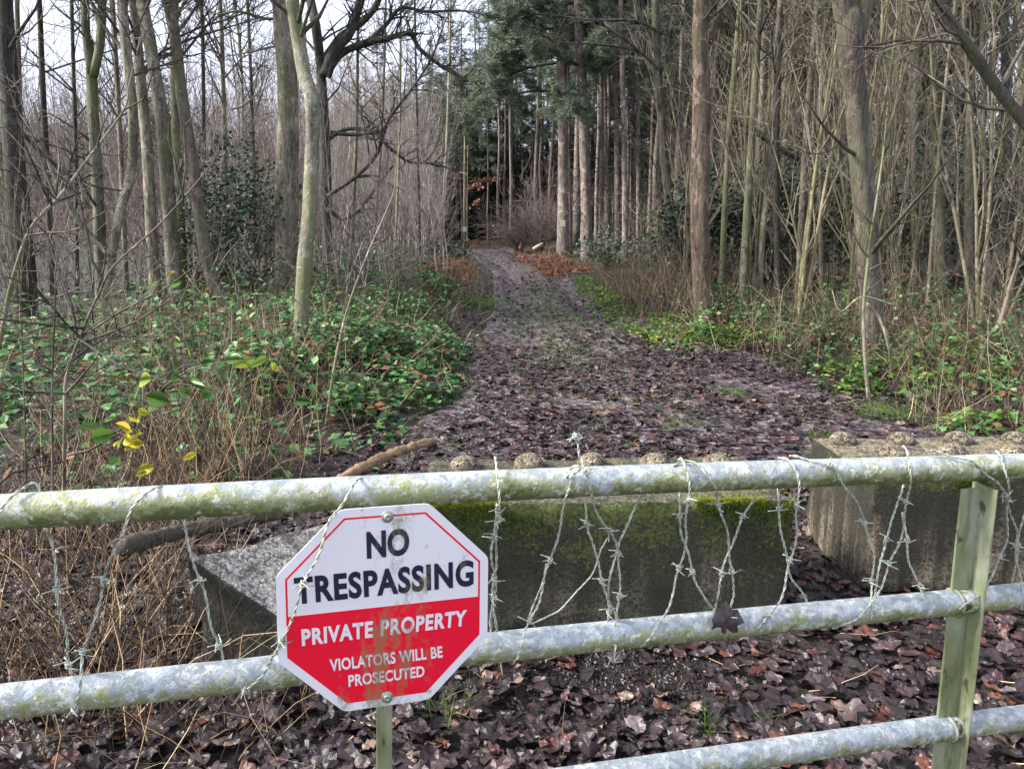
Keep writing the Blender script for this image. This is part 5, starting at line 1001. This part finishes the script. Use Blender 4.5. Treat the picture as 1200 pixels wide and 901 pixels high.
# pinkish twiggy bush at the far end, right of the path
for (px, py, lb, s_) in ((610, 296, 'mauve twiggy bush at the far right of the path', 1.5), (632, 296, 'taller mauve twiggy bush beside the left big pine', 2.6)):
    c = on_ground(px, py); root = empty('bare_bush', c, lb, 'bush'); g = Geo(); n_ = 46; a_ = RNG.uniform(0, 6.28, n_)
    c1, r1_ = twigs(g, np.zeros((n_, 3)), np.stack([np.cos(a_)*.7, np.sin(a_)*.7, RNG.uniform(.5, 1.4, n_)], 1), s_*RNG.uniform(.6, 1.2, n_), .014, 5, 3, .16)
    P, D, R3, ln, t = spawn(c1, r1_, 500, .2, 1, .6); c2, r2 = twigs(g, P, D, ln*RNG.uniform(.2, .5, 500), .008, 4, 3, .2); P, D, R3, ln, t = spawn(c2, r2, 1500, .2, 1, .6); twigs(g, P, D, ln*RNG.uniform(.3, .7, 1500), .005, 3, 3, .2)
    link('branches', g.mesh('branches', M['mauve']), root)
# russet-leaved young beech
b = on_ground(548, 292); root = empty('beech_sapling', b, 'young tree holding russet dead leaves at the far path bend', 'sapling'); g = Geo()
n_ = 9; z_ = RNG.uniform(1.7, 3.2, n_); a_ = RNG.uniform(0, 6.28, n_); tube(g, [(0, 0, -.1), (0, .02, 1.5), (.05, 0, 4.5)], [.04, .03, .012], 6)
c1, r1_ = twigs(g, np.stack([0*z_, 0*z_, z_], 1), np.stack([np.cos(a_), np.sin(a_), 0*a_+.05], 1), RNG.uniform(.8, 2.2, n_), .014, 4, 3, .1); link('trunk', g.mesh('trunk', M['twig']), root)
g = Geo(); P, D, R3, ln, t = spawn(c1, r1_, 420, .2, 1, .6); P = P+RNG.normal(0, .06, P.shape); scatter(g, OVS, P, RNG.uniform(0, 6, 420), RNG.uniform(0, 1.2, 420), RNG.uniform(.08, .14, 420), RNG.random(420)); link('leaves', g.mesh('leaves', M['bracken'], False), root)
# marker post
b = on_ground(545, 303); root = empty('marker_post', b, 'thin pole with a tiny pale blue marker at the left of the far path', 'post'); g = Geo(); tube(g, [(0, 0, -.1), (0, 0, 1.6), (.03, 0, 3.6)], [.045, .04, .02], 7, rough=.1); link('pole', g.mesh('pole', M['twig']), root)
me = bpy.data.meshes.new('marker'); V = [(sx_*.06, -.06-yy, .88+sz_*.07) for yy in (0, .012) for sx_, sz_ in ((-1, -1), (1, -1), (1, 1), (-1, 1))]
me.from_pydata(V, [], [(0, 1, 2, 3), (4, 5, 6, 7), (0, 1, 5, 4), (1, 2, 6, 5), (2, 3, 7, 6), (3, 0, 4, 7)]); me.materials.append(M['tagb']); link('marker', me, root)
# fallen wood
def log(label, pts, r0, r1_, mat, name='fallen_branch', Ys=None, cut=None):
    P = [at_Y(x, y, Yq) for (x, y), Yq in zip(pts, Ys)]; O = P[0]; C = catmull(P, 46); g = Geo(); tube(g, C-O+RNG.normal(0, r0*.1, C.shape), np.linspace(r0, r1_, 46)*(1+.08*np.sin(np.arange(46)*1.1)*RNG.random(46)), 16, rough=.4); o = link(name, g.mesh(name, M[mat]), None, O); return tag(o, label, 'log' if 'log' in name else 'branch')
log('brown broken branch poking up beyond the top rail, right of the brambles', [(350, 585), (410, 556), (455, 533), (508, 516)], .03, .016, 'log', Ys=[3.2, 3.4, 3.6, 3.9])
log('rotten mauve-brown log lying behind the leftmost concrete block', [(140, 640), (180, 631), (225, 619), (330, 600)], .03, .028, 'brown', 'fallen_log', Ys=[2.35, 2.6, 2.8, 3.15])
p_ = on_ground(630, 299); g = Geo(); tube(g, [(-.16, 0, .2), (0, 0, .29), (.17, 0, .38)], [.06, .06, .055], 10, rough=.08); link_ = tag(link('cut_log', g.mesh('cut_log', M['cut']), None, p_), 'short pale cut log propped at the foot of the left big pine', 'log')
log('thin dark stick lying across the leaves at the right of the path', [(790, 441), (840, 443), (890, 444)], .012, .01, 'rotlog', Ys=[on_ground(840, 443)[1]]*3)
log('slanting fallen limb in the brush behind the ridged trunk', [(840, 130), (880, 150), (920, 178), (980, 205), (1060, 240)], .06, .03, 'rotlog', Ys=[15, 15, 15.2, 15.6, 16])

# far woods as masses
def mass(name, label, n, xr, yr, H, mat, cond=None, r0=.03, sub=4):
    x_ = RNG.uniform(*xr, n); y_ = RNG.uniform(*yr, n); k = np.abs(x_) < y_*.75+3
    if cond: k &= cond(x_, y_)
    x_, y_ = x_[k], y_[k]; n = len(x_); g = Geo(); P = np.stack([x_, y_, ground(x_, y_)-.1], 1)
    c1, r1_ = twigs(g, P, np.stack([RNG.normal(0, .09, n), RNG.normal(0, .09, n), np.ones(n)], 1), H*RNG.uniform(.5, 1.15, n), r0, 4, 3, .06, .05)
    P, D, R3, ln, t = spawn(c1, r1_, n*sub, .15, 1, .6); c2, r2 = twigs(g, P, D, ln*RNG.uniform(.1, .3, len(P)), .012, 3, 3, .15, .05)
    P, D, R3, ln, t = spawn(c2, r2, n*sub*2, .15, 1, .6); twigs(g, P, D, ln*RNG.uniform(.3, .7, len(P)), .007, 2, 3, .2, .05)
    return tag(link(name, g.mesh(name, mat)), label, 'woodland', None, 'stuff')
mass('far_wood', 'grey-mauve mass of bare twigs on the far left slope', 2600, (-62, -7), (42, 75), 5, M['mauve'])
mass('far_wood', 'dense pale mauve young trees between the left trunks', 1500, (-26, -5), (34, 56), 7.5, M['mauve'], lambda x, y: x < -y*.11-.5)
mass('far_wood', 'bare wood along the skyline of the left hill', 1500, (-95, -28), (45, 115), 8, M['mauve'])
mass('far_wood', 'dark brushwood closing the woods behind the path bend', 1800, (-14, 12), (52, 80), 7, M['twigdark'])
mass('far_wood', 'brown mass of bare undergrowth deep in the right wood', 1500, (5, 52), (26, 60), 4.5, M['twigdark'])
mass('undergrowth_thicket', 'tangle of thin stems and twigs low in the right wood', 800, (2.5, 22), (10, 28), 1.8, M['twig'], lambda x, y: (x > pr(y)+.9) & (x > y*.1), .008, 5)
mass('undergrowth_thicket', 'tangle of thin stems and twigs low in the left wood', 1100, (-22, -1.5), (11, 34), 1.7, M['mauve'], lambda x, y: x < pl(y)-1.0, .009, 5)
